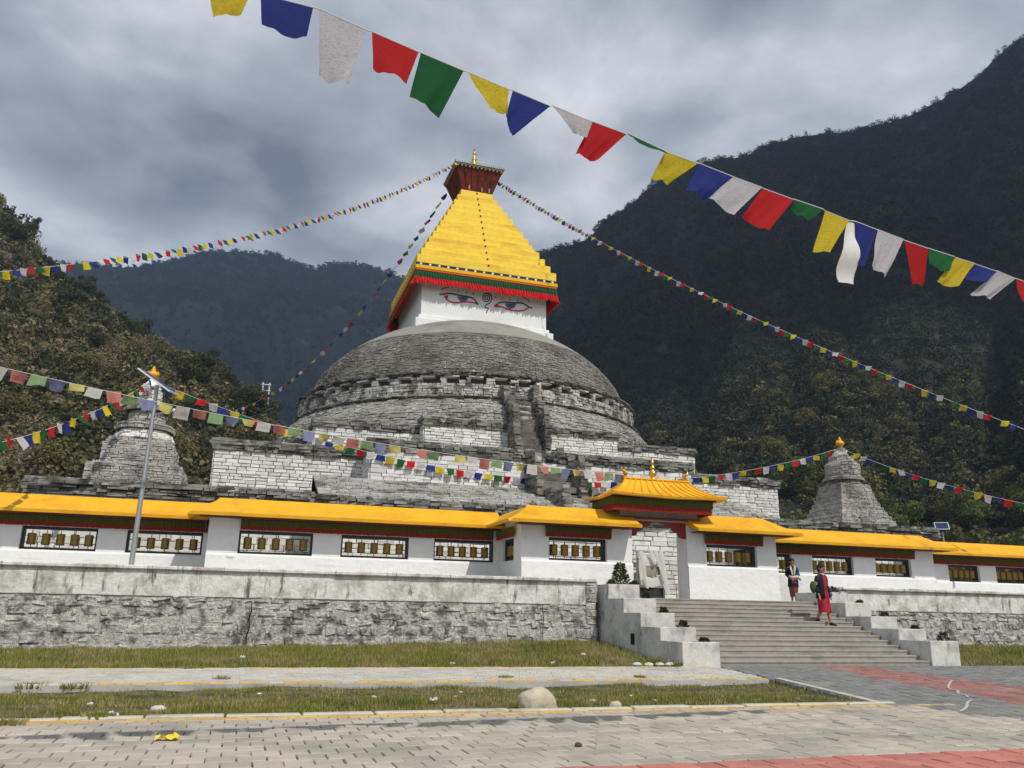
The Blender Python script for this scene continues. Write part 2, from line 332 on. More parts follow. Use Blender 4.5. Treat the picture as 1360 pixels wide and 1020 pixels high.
def link(name, me, m, parent=None, smooth=False, stuff=False):
    o = bpy.data.objects.new(name, me); col.objects.link(o)
    if m is not None and not me.materials: me.materials.append(MT[m] if isinstance(m, str) else m)
    if parent is not None:
        o.parent = parent; o.matrix_parent_inverse = Matrix.Translation(-parent.location) if parent.parent is None and parent.type == 'EMPTY' else Matrix()
    if smooth:
        me.polygons.foreach_set('use_smooth', [True] * len(me.polygons))
    if stuff: o['kind'] = 'stuff'
    return o
def thing(name, label, cat, loc=(0, 0, 0), group=None):
    o = bpy.data.objects.new(name, None); col.objects.link(o); o.location = loc; o.empty_display_size = .2
    return tag(o, label, cat, group)
def tag(o, label, cat, group=None):
    o['label'] = label; o['category'] = cat
    if group: o['group'] = group
    return o
def structure(o): o['kind'] = 'structure'; return o
X3, Y3, Z3 = Vector((1, 0, 0)), Vector((0, 1, 0)), Vector((0, 0, 1))
BRICKS = []
for q in range(6):
    b = MB(); b.pillow(Vector((0, 0, 0)), X3, Z3, -Y3, 0, 1, 0, 1, 1, .07, .035); me = b.mesh('brick'); me.materials.append(MT['brickwhite']); BRICKS.append(me)
def courses(L, H, hmin, hmax, lmin, lmax, gap=.018):
    """yield u0,u1,v0,v1 for irregular coursed masonry"""
    v = 0.0
    while v < H - .03:
        h = U(hmin, hmax)
        if v + h > H - hmin * .6: h = H - v
        u = -U(0, lmin * .5) * 0
        while u < L - .02:
            l = U(lmin, lmax)
            if u + l > L - lmin * .5: l = L - u
            yield u + gap * .5, u + l - gap * .5, v + gap * .4, v + h - gap * .4
            u += l
        v += h
def stone_wall(part, O, Ud, Nd, L, H, single=False, hmin=.10, hmax=.16, lmin=.22, lmax=.62, d=.05, m='brickwhite', gap=.022, mb=None, j=.01):
    own = mb is None and not single
    if own: mb = MB()
    for u0, u1, v0, v1 in courses(L, H, hmin, hmax, lmin, lmax, gap):
        dd = d * U(.6, 1.25)
        if single:
            o = link('brick', random.choice(BRICKS), None, part); base = O + Ud * u0 + Z3 * v0
            o.matrix_parent_inverse = Matrix()
            R = Matrix((Ud, -Nd, Z3)).transposed().to_4x4()
            o.matrix_basis = Matrix.Translation(base) @ R @ Matrix.Diagonal((u1 - u0, dd, v1 - v0, 1))
        else: mb.pillow(O, Ud, Z3, Nd, u0, u1, v0, v1, dd, .014, j)
    if own: return mb.build('stone_facing', m, part, stuff=True)
def slab_course(mb, O, Ud, Nd, L, layers, z0, th, depth, over, lmin=.2, lmax=.7):
    """ragged layers of flat stones along an edge; each layer: overhang"""
    z = z0
    for k in range(layers):
        u = -U(0, .1)
        while u < L + .05:
            l = min(U(lmin, lmax), L + .12 - u)
            if l < .08: break
            ov = over[k] if isinstance(over, (list, tuple)) else over
            oo = ov + U(-.06, .06); zz = z + U(-.015, .015); t = th * U(.75, 1.1)
            P = lambda a, b, c: O + Ud * a + Nd * b + Z3 * (c - O.z)
            a0, a1 = u + U(0, .02), u + l - U(0, .03)
            vs = [P(a, b + (U(-.05, .05) if b > 0 else 0), c + U(-.012, .012)) for c in (zz, zz + t) for b in (-depth, oo) for a in (a0, a1)]
            mb.add(vs, [(0, 2, 3, 1), (4, 5, 7, 6), (0, 1, 5, 4), (2, 6, 7, 3), (0, 4, 6, 2), (1, 3, 7, 5)])
            u += l
        z += th
    return z
def zigzag(mb, P0, P1, z0, z1, n, amp, out, swing=0, ragged=0):
    """pleated hanging cloth from P0 to P1 (tops at z1, hem at z0)"""
    P0, P1 = Vector(P0), Vector(P1); d = P1 - P0; vs = []
    for i in range(2 * n + 1):
        t = i / (2 * n); o = amp if i % 2 else -amp
        p = P0 + d * t; q = p + out * (swing + o * 1.3)
        vs += [(p.x + out.x * o * .5, p.y + out.y * o * .5, z1), (q.x, q.y, z0 + (U(-ragged, ragged) if ragged else 0))]
    mb.add(vs, [(2 * i, 2 * i + 1, 2 * i + 3, 2 * i + 2) for i in range(2 * n)]); return mb
# ---------------------------------------------------------------- ground, paving
g = MB(); g.add([(-4000, -4000, -.30), (4000, -4000, -.30), (4000, 4000, -.30), (-4000, 4000, -.30)], [(0, 1, 2, 3)])
structure(g.build('ground', 'ground'))
REDB = [(12.35, 16.25), (11.2, 13.0), (10.75, 11.2), (9.9, 8.6), (9.0, 5.5), (13.0, 5.5), (12.6, 10.5), (12.75, 12.4), (13.25, 14.2), (13.7, 16.25)]
def inpoly(x, y, P):
    c = False; n = len(P)
    for i in range(n):
        (x0, y0), (x1, y1) = P[i], P[(i + 1) % n]
        if (y0 > y) != (y1 > y) and x < (x1 - x0) * (y - y0) / (y1 - y0) + x0: c = not c
    return c
def zone(x, y):
    if y > 9.0:                                   # apron towards the stairs
        if x < 8.06 + (y - 9.5) * .284: return None
        return 'paver_dullred' if inpoly(x, y, REDB) else 'paver_dark'
    if y < 6.02 + .02 * (x - 4) - .0 and y > 3.6: return 'paver_red'
    if x > 8.3 + .1 * (9 - y): return 'paver_dullred' if inpoly(x, y, REDB) and y > 6.4 else 'paver_dark'
    return 'paver'
def paver_box(mb, x0, x1, y0, y1, z, g=.0055, ch=.006):
    dz = U(-.004, .004); a = (x0 + g, x1 - g, y0 + g, y1 - g); t = U(-.003, .003)
    O = Vector((0, 0, z - .06)); mb.pillow(O, X3, Y3, Z3, a[0], a[1], a[2], a[3], .06 + dz, ch, .003)
plaza = MB().add([(-14, -8, -.035), (30, -8, -.035), (30, 9.02, -.035), (-14, 9.02, -.035)], [(0, 1, 2, 3)])
plaza.add([(7.9, 9.02, -.035), (30, 9.02, -.035), (30, 16.36, -.035), (10.0, 16.36, -.035)], [(0, 1, 2, 3)])
plaza_o = structure(plaza.build('plaza_paving', 'joint'))
PW, PH = .215, .235
PAV = {}
cells = []
for r in range(int(16.4 / PH)):
    y0 = 2.2 + r * PH
    if y0 + PH > 16.36: break
    for c in range(-60, 110):
        x0 = c * PW + (PW / 2 if r % 2 else 0)
        if x0 > y0 * 1.75 + 4 or x0 < -y0 * .5 - 3 or x0 > 22: continue
        if 9.0 < y0 + PH / 2 < 9.0: continue
        z = zone(x0 + PW / 2, y0 + PH / 2)
        if z is None or (y0 + PH > 9.02 and x0 < 8.0 + .284 * (y0 - 9.5)): continue
        cells.append((x0, y0, z))
def vis(x, y):
    c = Vector((x, y, -CAMH)); d = c.dot(fwd); px = 680 + FPX * c.dot(r2) / d; py = 510 - FPX * c.dot(u2) / d
    return 0 < px < 1360 and 0 < py < 1025
near = sorted([c for c in cells if vis(c[0] + .1, c[1] + .1)], key=lambda c: hypot(c[0], c[1]))[:300]
nset = set((c[0], c[1]) for c in near)
PMESH = {}
for zn in ('paver', 'paver_red', 'paver_dark', 'paver_dullred'):
    for q in range(4):
        b = MB(); paver_box(b, -PW / 2, PW / 2, -PH / 2, PH / 2, 0); me = b.mesh('paver'); me.materials.append(MT[zn]); PMESH[zn, q] = me
for x0, y0, zn in near:
    o = link('paver', PMESH[zn, random.randrange(4)], None, plaza_o); o.matrix_basis = Matrix.Translation((x0 + PW / 2, y0 + PH / 2, U(-.004, .002)))
for zn, nm in (('paver', 'grey_pavers'), ('paver_red', 'red_pavers'), ('paver_dark', 'dark_pavers'), ('paver_dullred', 'worn_red_pavers')):
    b = MB()
    for x0, y0, z in cells:
        if z == zn and (x0, y0) not in nset: paver_box(b, x0, x0 + PW, y0, y0 + PH, 0)
    b.build(nm, zn, plaza_o, stuff=True)
# yellow brick edging + kerb between plaza and the planted strip
b = MB(); x = -9.0
for row in (0, 1):
    x = -9.0 + row * .1
    while x < 8.9:
        paver_box(b, x, x + .2, 9.02 + row * .105, 9.12 + row * .105, .001); x += .2
b.build('yellow_edging', 'paver_yellow', plaza_o, stuff=True)
k = MB(); x = -9
while x < 7.7:
    k.bbox(x + .01, x + .74, 9.24, 9.38, -.2, .015 + U(-.01, .01), .012); x += .75
structure(k.build('kerb', 'kerb'))
# footpath along the wall
fp = MB().prism([(-14, 13.12), (9.02, 13.12), (9.95, 16.34), (-14, 16.34)], 2, -.29, -.012)
fpo = structure(fp.build('footpath', 'concrete'))
b = MB(); by = MB()
for r in range(31):
    y0 = 13.14 + r * .103
    x = -12 + (.1 if r % 2 else 0)
    while x < 8.85 + .284 * (y0 - 13.12):
        tgt = by if (r in (0, 1) and x > -2 and rnd() < .75) or (r >= 29 and rnd() < .7) else b
        paver_box(tgt, x, x + .206, y0, y0 + .103, .004, .004, .004); x += .206
b.build('path_pavers', 'paver_pale', fpo, stuff=True); by.build('path_edging', 'paver_yellow', fpo, stuff=True)
# diagonal kerb at the end of the planted strip
k = MB(); A, B = Vector((8.0, 9.42, 0)), Vector((9.12, 13.14, 0)); dd = (B - A); nn = int(dd.length / .6)
for i in range(nn):
    p, q = A + dd * (i / nn + .004), A + dd * ((i + 1) / nn - .004); s = dd.normalized().cross(Z3) * .12
    vs = [(v.x, v.y, z) for z in (-.25, .02) for v in (p, q, q + s, p + s)]
    k.add(vs, [(3, 2, 1, 0), (4, 5, 6, 7), (0, 1, 5, 4), (1, 2, 6, 5), (2, 3, 7, 6), (3, 0, 4, 7)])
structure(k.build('kerb', 'kerb'))
# planted strips: soil + blades
def strip_z(x, y):
    n = mnoise.noise(Vector((x * .6, y * .6, 3))) * .05 + mnoise.noise(Vector((x * 2.3, y * 2.3, 9))) * .025
    if y < 13.2: return -.085 + n + .06 * math.exp(-((y - 10.4) / 1.1) ** 2)
    t = max(0, (y - 16.4) / 4.1); hi = .12 + .24 * max(0, min(1, (x + 2) / 10)) if x < 12 else .30
    return -.03 + t * hi + n * .7
def soil_patch(name, x0, x1, y0, y1, cut=None):
    nx, ny = int((x1 - x0) / .22), int((y1 - y0) / .2); V = []; F = []
    for j in range(ny + 1):
        for i in range(nx + 1):
            x = x0 + (x1 - x0) * i / nx; y = y0 + (y1 - y0) * j / ny
            if cut: x = min(x, cut(y))
            V.append((x, y, strip_z(x, y)))
    for j in range(ny):
        for i in range(nx): a = j * (nx + 1) + i; F.append((a, a + 1, a + nx + 2, a + nx + 1))
    return structure(link(name, fast_mesh(name, V, F), 'soil', smooth=True))
cutS = lambda y: 8.02 + (y - 9.42) * .30
soil_patch('verge', -14, 8.9, 9.39, 13.11, cutS); soil_patch('verge', -14, 9.08, 16.36, 20.55); soil_patch('verge', 16.62, 40, 16.36, 20.55)
def grass(name, label, n, sampler, hmin, hmax, thin):
    V = np.zeros((n * 3, 3), np.float32); k = 0
    for _ in range(n * 4):
        if k >= n: break
        x, y = sampler(); d = mnoise.noise(Vector((x * .45, y * .55, 0))) + .5 * mnoise.noise(Vector((x * 1.7, y * 1.7, 5)))
        if d < thin and rnd() > .16: continue
        z = strip_z(x, y); h = U(hmin, hmax) * (1 + .6 * max(0, d)); a = rnd() * pi; wd = U(.006, .014); lx, ly = U(-.5, .5) * h, U(-.5, .5) * h
        V[3 * k] = (x - cos(a) * wd, y - sin(a) * wd, z - .02); V[3 * k + 1] = (x + cos(a) * wd, y + sin(a) * wd, z - .02); V[3 * k + 2] = (x + lx, y + ly, z + h); k += 1
    V = V[:3 * k]; F = np.arange(3 * k).reshape(-1, 3)
    o = link(name, fast_mesh(name, V, F), 'grass', stuff=True); tag(o, label, 'grass'); return o
def s1():
    x = U(-9, 9.0); return x, U(16.4, 20.5)
def s2():
    y = U(9.42, 13.05) if rnd() < .8 else U(9.42, 10.6); return U(-7, cutS(y) - .03), y
def s3(): return U(16.7, 34), U(16.5, 20.5)
grass('grass', 'sunlit grass bank between the pale footpath and the stained stone wall', 80000, s1, .035, .115, -.28)
grass('grass', 'patchy low grass and soil between the footpath and the yellow brick edging', 52000, s2, .018, .055, .14)
grass('grass', 'grass beside the right hand stepped planter below the wall', 36000, s3, .05, .13, -.5)

# ---------------------------------------------------------------- stairs
ST = thing('entrance_stairs', 'broad flight of grey concrete steps leading up to the gate', 'stairs', (12.9, 16.4, 0))
RIS, TRD, Y00, NST = .1053, .308, 16.42, 14
for i in range(NST):
    b = MB(); y0 = Y00 + i * TRD; z1 = (i + 1) * RIS
    b.bbox(10.005 + .001 * i, 15.745 - .001 * i, y0 - .015, y0 + TRD + (.06 if i < NST - 1 else 4.5), z1 - .045, z1, .01)
    b.box(10.008, 15.742, y0, y0 + TRD + .05, (-.1 if i == 0 else z1 - RIS - .03), z1 - .044)
    b.build('step', 'step', ST)
pf = MB().box(9.08, 17.1, 20.87, 28.2, .3, NST * RIS - .004); pf.box(16.0, 17.1, 20.43, 20.90, .3, NST * RIS - .006); pf.build('landing', 'step', ST)
def planter(label, xo, xi, fronts, tops, back, facing):
    T = thing('stepped_planter', label, 'planter', ((xo + xi) / 2, fronts[0], 0))
    for i, (y, z) in enumerate(zip(fronts, tops)):
        y1 = fronts[i + 1] if i + 1 < len(fronts) else back
        b = MB(); ys = y + .002 * i; e = .0015 * i
        # hollow box: four rim walls around a soil bed
        x0, x1 = min(xo, xi) + e, max(xo, xi) - e; t = .09
        yb = y1 - .001
        b.bbox(x0, x1, ys, ys + t, -.15, z, .012); b.bbox(x0, x0 + t, ys + t, yb, -.15, z - .001, .012); b.bbox(x1 - t, x1, ys + t, yb, -.15, z - .001, .012)
        if i == len(fronts) - 1: b.bbox(x0 + t, x1 - t, yb - t, yb, -.15, z, .012)
        blk = b.build('planter_block', 'limewash', T)
        MB().box(x0 + t, x1 - t, ys + t, yb - .002, z - .15, z - .09, .01).build('soil_bed', 'soil', blk)
    return T
LF, LT = [16.27, 17.24, 18.2, 19.12, 20.02], [.50, .78, 1.09, 1.43, 1.79]
PL = planter('stepped concrete planter with a leafy shrub on its top block', 9.09, 10.0, LF, LT, 20.86, 1)
RF, RT = [16.35, 17.33, 18.27, 19.2, 20.1], [.56, .81, 1.10, 1.45, 1.74]
PR = planter('stepped concrete planter on the far side of the stairs from the leafy shrub', 16.6, 15.75, RF, RT, 21.35, -1)
v = MB().box(9.07, 9.095, 18.55, 18.72, .35, .6); v.build('drain_hole', 'black', PL)
# ---------------------------------------------------------------- retaining walls
def bumpy_face(mb, x0, x1, z0, z1, yf, amp, sx=.16, sz=.13, seed=0, batter=.0, stones=True):
    """rough rubble wall face: displaced grid with stone-like lumps"""
    nx, nz = max(2, int((x1 - x0) / sx)), max(2, int((z1 - z0) / sz)); V = []
    for k in range(nz + 1):
        for i in range(nx + 1):
            x = x0 + (x1 - x0) * i / nx; z = z0 + (z1 - z0) * k / nz
            p = Vector((x * 2.2, z * 3.3, seed)); c = mnoise.cell(Vector((x * 2.4 + .5 * int(z * 4.2), z * 4.2, seed)))
            d = mnoise.fractal(p, 1, 2, 3) * amp + (c * amp * .8 if stones else 0)
            V.append((x + U(-.02, .02), yf - d - (z1 - z) * batter, z))
    F = [(k * (nx + 1) + i, k * (nx + 1) + i + 1, (k + 1) * (nx + 1) + i + 1, (k + 1) * (nx + 1) + i) for k in range(nz) for i in range(nx)]
    mb.add(V, F)
def retaining(label, x0, x1, seed, zb, ragged=None):
    T = thing('retaining_wall', label, 'wall', ((x0 + x1) / 2, 20.5, 0))
    core = MB().box(x0 + .02, x1 - .02, 20.62, 21.2, -.25, 1.84); core.build('wall_core', 'rubble', T); MB().box(x0 + (2.2 if x0 > 0 else .03), x1 - .03, 21.2, 26.2, -.25, 1.835).build('terrace', 'concrete', T)
    lo = MB(); bumpy_face(lo, x0, x1, zb, 1.27, 20.55, .02, .14, .11, seed, .05, False); L = lo.build('rubble_base', 'rubble', T)
    st = MB(); v = zb
    while v < 1.24:
        h = min(U(.10, .23), 1.25 - v); u = x0 + U(-.1, .1)
        while u < x1 - .05:
            l = U(.13, .46); hh = h * U(.8, 1.05); u1_ = min(u + l, x1)
            if rnd() < .82: st.pillow(Vector((0, 20.575 - (1.27 - v) * .05 + U(-.005, .01), v + U(-.02, .02))), X3, Z3, -Y3, max(u, x0) + U(0, .02), u1_ - U(.005, .03), 0, hh, U(.034, .056), U(.02, .04), .028)
            u += l
        v += h
    st.build('rubble_stone', 'rubble', L, stuff=True)
    up = MB(); bumpy_face(up, x0, x1, 1.25, 1.84, 20.56, .012, .2, .12, seed + 3, .01, False)
    up.build('plaster_band', 'stained', T, smooth=True)
    cp = MB(); x = x0
    while x < x1 - .02:
        l = min(U(.9, 1.8), x1 - x); cp.bbox(x, x + l - .004, 20.47 + U(-.012, .012), 20.95, 1.83, 1.92 + U(-.012, .015), .02); x += l
    cp.build('coping', 'stained', T)
    dk = MB().box(x0, x1, 20.54, 20.6, 1.238, 1.262); dk.build('plaster_edge', 'mortar', T)
    # ragged stones at the end of the wall
    st = MB(); xe = x1 if ragged else x0; sg = -1 if ragged else 1; z = zb
    while z < 1.85:
        h = U(.12, .24); st.pillow(Vector((xe + (-.0 if ragged else 0), 20.6, z)), Y3, Z3, X3 * -sg, 0, U(.3, .45), 0, min(h, 1.86 - z), U(.02, .11), .02, .015)
        st.pillow(Vector((xe + (-.28 if ragged else 0), 20.56, z)), X3, Z3, -Y3, 0, .28, 0, min(h, 1.86 - z), U(.03, .08), .02, .015); z += h
    st.build('end_stone', 'rubble', T, stuff=True)
    return T
RWL = retaining('long stained wall of plastered rubble behind the grass bank, ending at the leafy planter', -16, 8.97, 1, -.15, True)
RWR = retaining('stained plastered rubble wall running off from the planter without a shrub', 16.65, 46, 9, -.15)
# vertical crack / rain pipe stain in the left wall: an open joint
ck = MB(); pts = [(.32, 20.455, 1.2), (.34, 20.45, .95), (.30, 20.44, .8), (.33, 20.43, .6), (.28, 20.42, .4), (.30, 20.41, .1)]
ck.ribbon(pts, .028, th=.012); ck.build('crack', 'black', RWL)
ck = MB(); ck.ribbon([(7.45, 20.46, 1.24), (7.47, 20.445, .9), (7.44, 20.43, .35)], .02, th=.012); ck.build('crack', 'black', RWL)

# ---------------------------------------------------------------- prayer wheel walls
WB, WZ0, WZ1, WTOP = 1.40, 2.45, 3.08, 3.72
def wheel(parent, x, yc, z0, z1, along='x'):
    b = MB(); r = .115; c = (x, yc); zc = z0 + .10; zt = z1 - .13
    b.lathe([(.012, z0 + .02), (.012, zc - .02), (r * .8, zc - .015), (r, zc), (r, zc + .03), (r * .95, zc + .035), (r * .95, (zc + zt) / 2 - .012), (r, (zc + zt) / 2), (r * .95, (zc + zt) / 2 + .012), (r * .95, zt - .035), (r, zt - .03), (r, zt), (r * .75, zt + .015), (.012, zt + .02), (.012, z1 - .02)], c, 14)
    return b.build('prayer_wheel', 'brass', parent, smooth=False)
def window_x(T, x0, x1, yf, n=5):
    """opening in a wall facing -Y, dark frame and a row of prayer wheels"""
    f = MB(); t, d0, d1 = .055, yf + .10, yf + .34
    f.bbox(x0, x1, d0, d1, WZ1 - .075, WZ1 - .002, .006); f.bbox(x0, x1, d0, d1, WZ0 + .002, WZ0 + .06, .006)
    f.bbox(x0 + .002, x0 + t, d0 + .003, d1 - .003, WZ0 + .06, WZ1 - .075, .006); f.bbox(x1 - t, x1 - .002, d0 + .003, d1 - .003, WZ0 + .06, WZ1 - .075, .006)
    W = f.build('window', 'frame', T)
    s = (x1 - x0 - 2 * t) / n
    for i in range(n): wheel(W, x0 + t + s * (i + .5), yf + .22, WZ0 + .055, WZ1 - .07)
    return W
def wall_x(T, x0, x1, yf, wins, thick=.42, zb=WB, endpiers=True):
    """wall facing -Y from x0 to x1 with window openings; lower band slightly proud and lumpy"""
    lo = MB(); nx = int((x1 - x0) / .25) + 1; V = []; F = []
    zs = [zb, zb + .3, zb + .6, WZ0 - .25, WZ0 - .06, WZ0]
    for z in zs:
        for i in range(nx + 1):
            x = x0 + (x1 - x0) * i / nx; bul = .05 + .02 * mnoise.noise(Vector((x * 1.3, z * 2, 1))) - (.045 if z == WZ0 else 0)
            V.append((x, yf - bul, z))
    n1 = nx + 1
    F = [(k * n1 + i, k * n1 + i + 1, (k + 1) * n1 + i + 1, (k + 1) * n1 + i) for k in range(len(zs) - 1) for i in range(nx)]
    lo.add(V, F); lo.box(x0 + .003, x1 - .003, yf, yf + thick, zb, WZ0 - .002); lo.build('wall_base', 'plaster_lump', T, smooth=False)
    pr = MB(); xs = x0
    for a, b in wins + [(x1, x1)]:
        if a - xs > .02: pr.box(xs + .001, a, yf, yf + thick - .004, WZ0 - .001, WTOP - .12)
        xs = b
    for a, b in wins: pr.box(a, b, yf + .012, yf + thick - .01, WZ1, WTOP - .125)
    pr.build('pier', 'plaster', T)
    for a, b in wins: window_x(T, a, b, yf)
def frieze_x(T, x0, x1, yf):
    b = MB(); zigzag(b, (x0, yf - .10, 0), (x1, yf - .10, 0), 3.19, 3.36, int((x1 - x0) / .07), .012, -Y3); b.build('green_valance', 'fgreen', T)
    b = MB(); zigzag(b, (x0, yf - .085, 0), (x1, yf - .085, 0), 3.08, 3.20, int((x1 - x0) / .07), .012, -Y3, ragged=.008); b.build('red_valance', 'fred', T)
    b = MB().box(x0, x1, yf - .12, yf - .002, 3.355, 3.385); b.build('valance_rail', 'check', T)
def roof_x(T, x0, x1, yf, hipL=False, hipR=False, ov=.68):
    """lean-to coping roof: sloping yellow slab, thick eave, curling lip"""
    b = MB(); yr = yf + .22; n = max(2, int((x1 - x0) / .5)); V = []
    prof = [(-ov, 3.385), (-ov - .02, 3.47), (-ov + .10, 3.50), (-.30, 3.63), (-.02, 3.80), (.20, 3.95), (.42, 3.95), (.55, 3.80), (.62, 3.60)]
    under = [(.62, 3.56), (.0, 3.60), (-ov + .08, 3.40)]
    P = prof + under; m = len(P)
    for i in range(n + 1):
        t = i / n; x = x0 + (x1 - x0) * t
        for (dy, z) in P:
            xx = x
            hh = max(0, min(1, (z - 3.4) / .55)) if dy < .3 else 1
            if i == 0 and hipL: xx = x0 - .25 + .85 * hh
            if i == n and hipR: xx = x1 + .25 - .85 * hh
            V.append((xx, yf + dy, z + .006 * mnoise.noise(Vector((x * 2, dy * 3, 0)))))
    F = [(i * m + k, i * m + (k + 1) % m, (i + 1) * m + (k + 1) % m, (i + 1) * m + k) for i in range(n) for k in range(m)]
    F += [tuple(range(m)), tuple(n * m + k for k in range(m))[::-1]]
    F = [f[::-1] for f in F]
    b.add(V, F); R_ = b.build('roof', 'roof', T)
    so = MB().box(x0 + .06, x1 - .06, yf - ov + .10, yf - .125, 3.372, 3.392); so.build('soffit', 'wood', R_)
    rl = MB(); k = int((x1 - x0) / .62)
    for i in range(k): xx = x0 + (i + .5) * (x1 - x0) / k; rl.box(xx - .018, xx + .018, yf - ov + .03, yf - .12, 3.362, 3.3725)
    rl.build('rafter', 'frame', R_, stuff=True)
    return R_
def wsec(label, x0, x1, yf, wins, hipL, hipR, fx=None, zb=WB, ret=None):
    T = thing('prayer_wheel_wall', label, 'wall', ((x0 + x1) / 2, yf, zb))
    wall_x(T, x0, x1, yf, wins, zb=zb); fx = fx or (x0 + .2, x1 - .2); frieze_x(T, fx[0], fx[1], yf)
    roof_x(T, x0 - (.30 if hipL else -.003), x1 + (.30 if hipR else -.003), yf, hipL, hipR)
    if ret:       # return wall running back in Y on side ret[0] from yf to ret[1], with an opening
        x, yb, sd = ret; a, b2 = yf + .42, yb
        lo = MB().box(x if sd > 0 else x - .40, x + .40 if sd > 0 else x, a + .001, b2, zb, WZ0 - .003); lo.build('wall_base', 'plaster', T)
        w0, w1 = a + .25, b2 - .45
        up = MB(); xa, xb = (x + .002, x + .40) if sd > 0 else (x - .40, x - .002)
        up.box(xa, xb, a + .001, w0, WZ0 - .004, WTOP - .13); up.box(xa, xb, w1, b2 - .002, WZ0 - .004, WTOP - .13); up.box(xa + .012 * sd, xb, w0, w1, WZ1, WTOP - .135); up.build('pier', 'plaster', T)
        f = MB(); f.bbox(xa + .08, xb - .06, w0, w1, WZ1 - .075, WZ1 - .002, .006); f.bbox(xa + .08, xb - .06, w0, w1, WZ0 + .0, WZ0 + .06, .006)
        f.bbox(xa + .083, xb - .063, w0 + .001, w0 + .05, WZ0 + .06, WZ1 - .075, .006); f.bbox(xa + .083, xb - .063, w1 - .05, w1 - .001, WZ0 + .06, WZ1 - .075, .006)
        W = f.build('window', 'frame', T); n = max(2, int((w1 - w0) / .34)); s = (w1 - w0 - .1) / n
        for i in range(n): wheel(W, (xa + xb) / 2, w0 + .05 + s * (i + .5), WZ0 + .055, WZ1 - .07)
        o = Vector((-1, 0, 0)) if sd > 0 else X3; xf = x - .10 * sd
        b = MB(); zigzag(b, (xf, a + .02, 0), (xf, b2 - .1, 0), 3.19, 3.36, int((b2 - a) / .07), .012, o); b.build('green_valance', 'fgreen', T)
        b = MB(); zigzag(b, (xf + .015 * sd, a + .02, 0), (xf + .015 * sd, b2 - .1, 0), 3.08, 3.20, int((b2 - a) / .07), .012, o); b.build('red_valance', 'fred', T)
        # side roof slope of the projecting bay
        rb = MB(); e = x - .55 * sd; tp = x + .30 * sd
        prof = [(e, 3.388), (e - .02 * sd, 3.47), (e + .1 * sd, 3.50), (x - .2 * sd, 3.63), (x + .02 * sd, 3.79), (tp, 3.944), (x + .6 * sd, 3.944), (x + .6 * sd, 3.58), (x, 3.60), (e + .08 * sd, 3.402)]
        fy = lambda z: yf - .64 + .86 * max(0, min(1, (z - 3.4) / .55)); V = [(px, fy(z), z) for px, z in prof] + [(px, b2 + .3, z) for px, z in prof]; m = len(prof)
        rb.add(V, [(k, (k + 1) % m, m + (k + 1) % m, m + k) for k in range(m)] + [tuple(range(m)), tuple(range(m, 2 * m))[::-1]])
        rb.build('side_roof', 'roof', T)
    return T
YG, YB, YA = 21.7, 23.9, 25.4
GRP = 'bays of the prayer wheel wall'
wsec('most recessed wheel wall bay beside the street lamp, roof lowest by the hill', -16, -.93, YA, [(-9.1, -7.15), (-5.72, -3.84), (-3.1, -1.1)], False, False, fx=(-15.9, -1.0), zb=1.75)
wsec('long wheel wall bay with three wheel windows on the street lamp side of the gate', -.92, 7.3, YB, [(-.12, 1.86), (2.64, 4.58), (5.32, 7.15)], True, False, fx=(-.1, 7.1), zb=1.75, ret=(-.92, YA, 1))
wsec('projecting wheel wall bay next to the gate, above the leafy planter shrub', 7.27, 10.62, YG, [(8.08, 9.83)], True, False, fx=(7.95, 9.95), ret=(7.27, YB, 1))
wsec('projecting wheel wall bay next to the gate, white base meeting the landing', 12.40, 15.45, YG, [(13.04, 14.76)], False, True, fx=(12.95, 14.95), ret=(15.45, YB, -1))
wsec('wheel wall bay behind the two walking women', 15.5, 23.57, YB, [(15.75, 17.6), (18.42, 20.1), (21.02, 22.56)], False, True, fx=(15.6, 22.7), zb=1.40, ret=(23.57, YA, -1))
wsec('most recessed wheel wall bay under the small solar lamp panel', 23.6, 46, YA, [(25.72, 27.25), (28.06, 29.7), (30.6, 32.2), (33.1, 34.7)], False, False, fx=(23.7, 45), zb=1.75)

# ---------------------------------------------------------------- gate
GX = 11.5
GT = thing('entrance_gate', 'roofed gateway in the wheel wall, yellow ribbed roof with gilt finials', 'gate', (GX, 21.9, 1.47))
b = MB(); b.box(10.18, 10.60, 21.70 + .43, 22.35, 1.40, 3.66); b.build('jamb', 'plaster', GT); b = MB(); b.box(12.42, 12.84, 21.70 + .43, 22.35, 1.40, 3.66); b.build('jamb', 'plaster', GT)
b = MB(); b.box(10.0, 13.0, 21.62, 22.7, 3.975, 4.06); b.box(10.25, 12.75, 21.66, 22.5, 3.66, 3.99); b.build('lintel', 'concrete', GT)
b = MB(); b.bbox(10.22, 12.78, 21.56, 21.645, 3.70, 3.76, .01); b.build('lintel_band', 'maroon', GT)
for sg in (-1, 1):      # scrolled maroon corner brackets under the lintel
    b = MB(); pts = []
    x0 = GX + sg * .90
    poly = [(0, 3.70), (.95, 3.70), (.86, 3.64), (.66, 3.60), (.60, 3.52), (.44, 3.50), (.38, 3.40), (.24, 3.36), (.18, 3.24), (0, 3.20)]
    poly = [(x0 - sg * u, z) for u, z in poly]
    b.prism(poly if sg > 0 else poly[::-1], 1, 21.74, 21.86); b.build('bracket', 'maroon', GT)
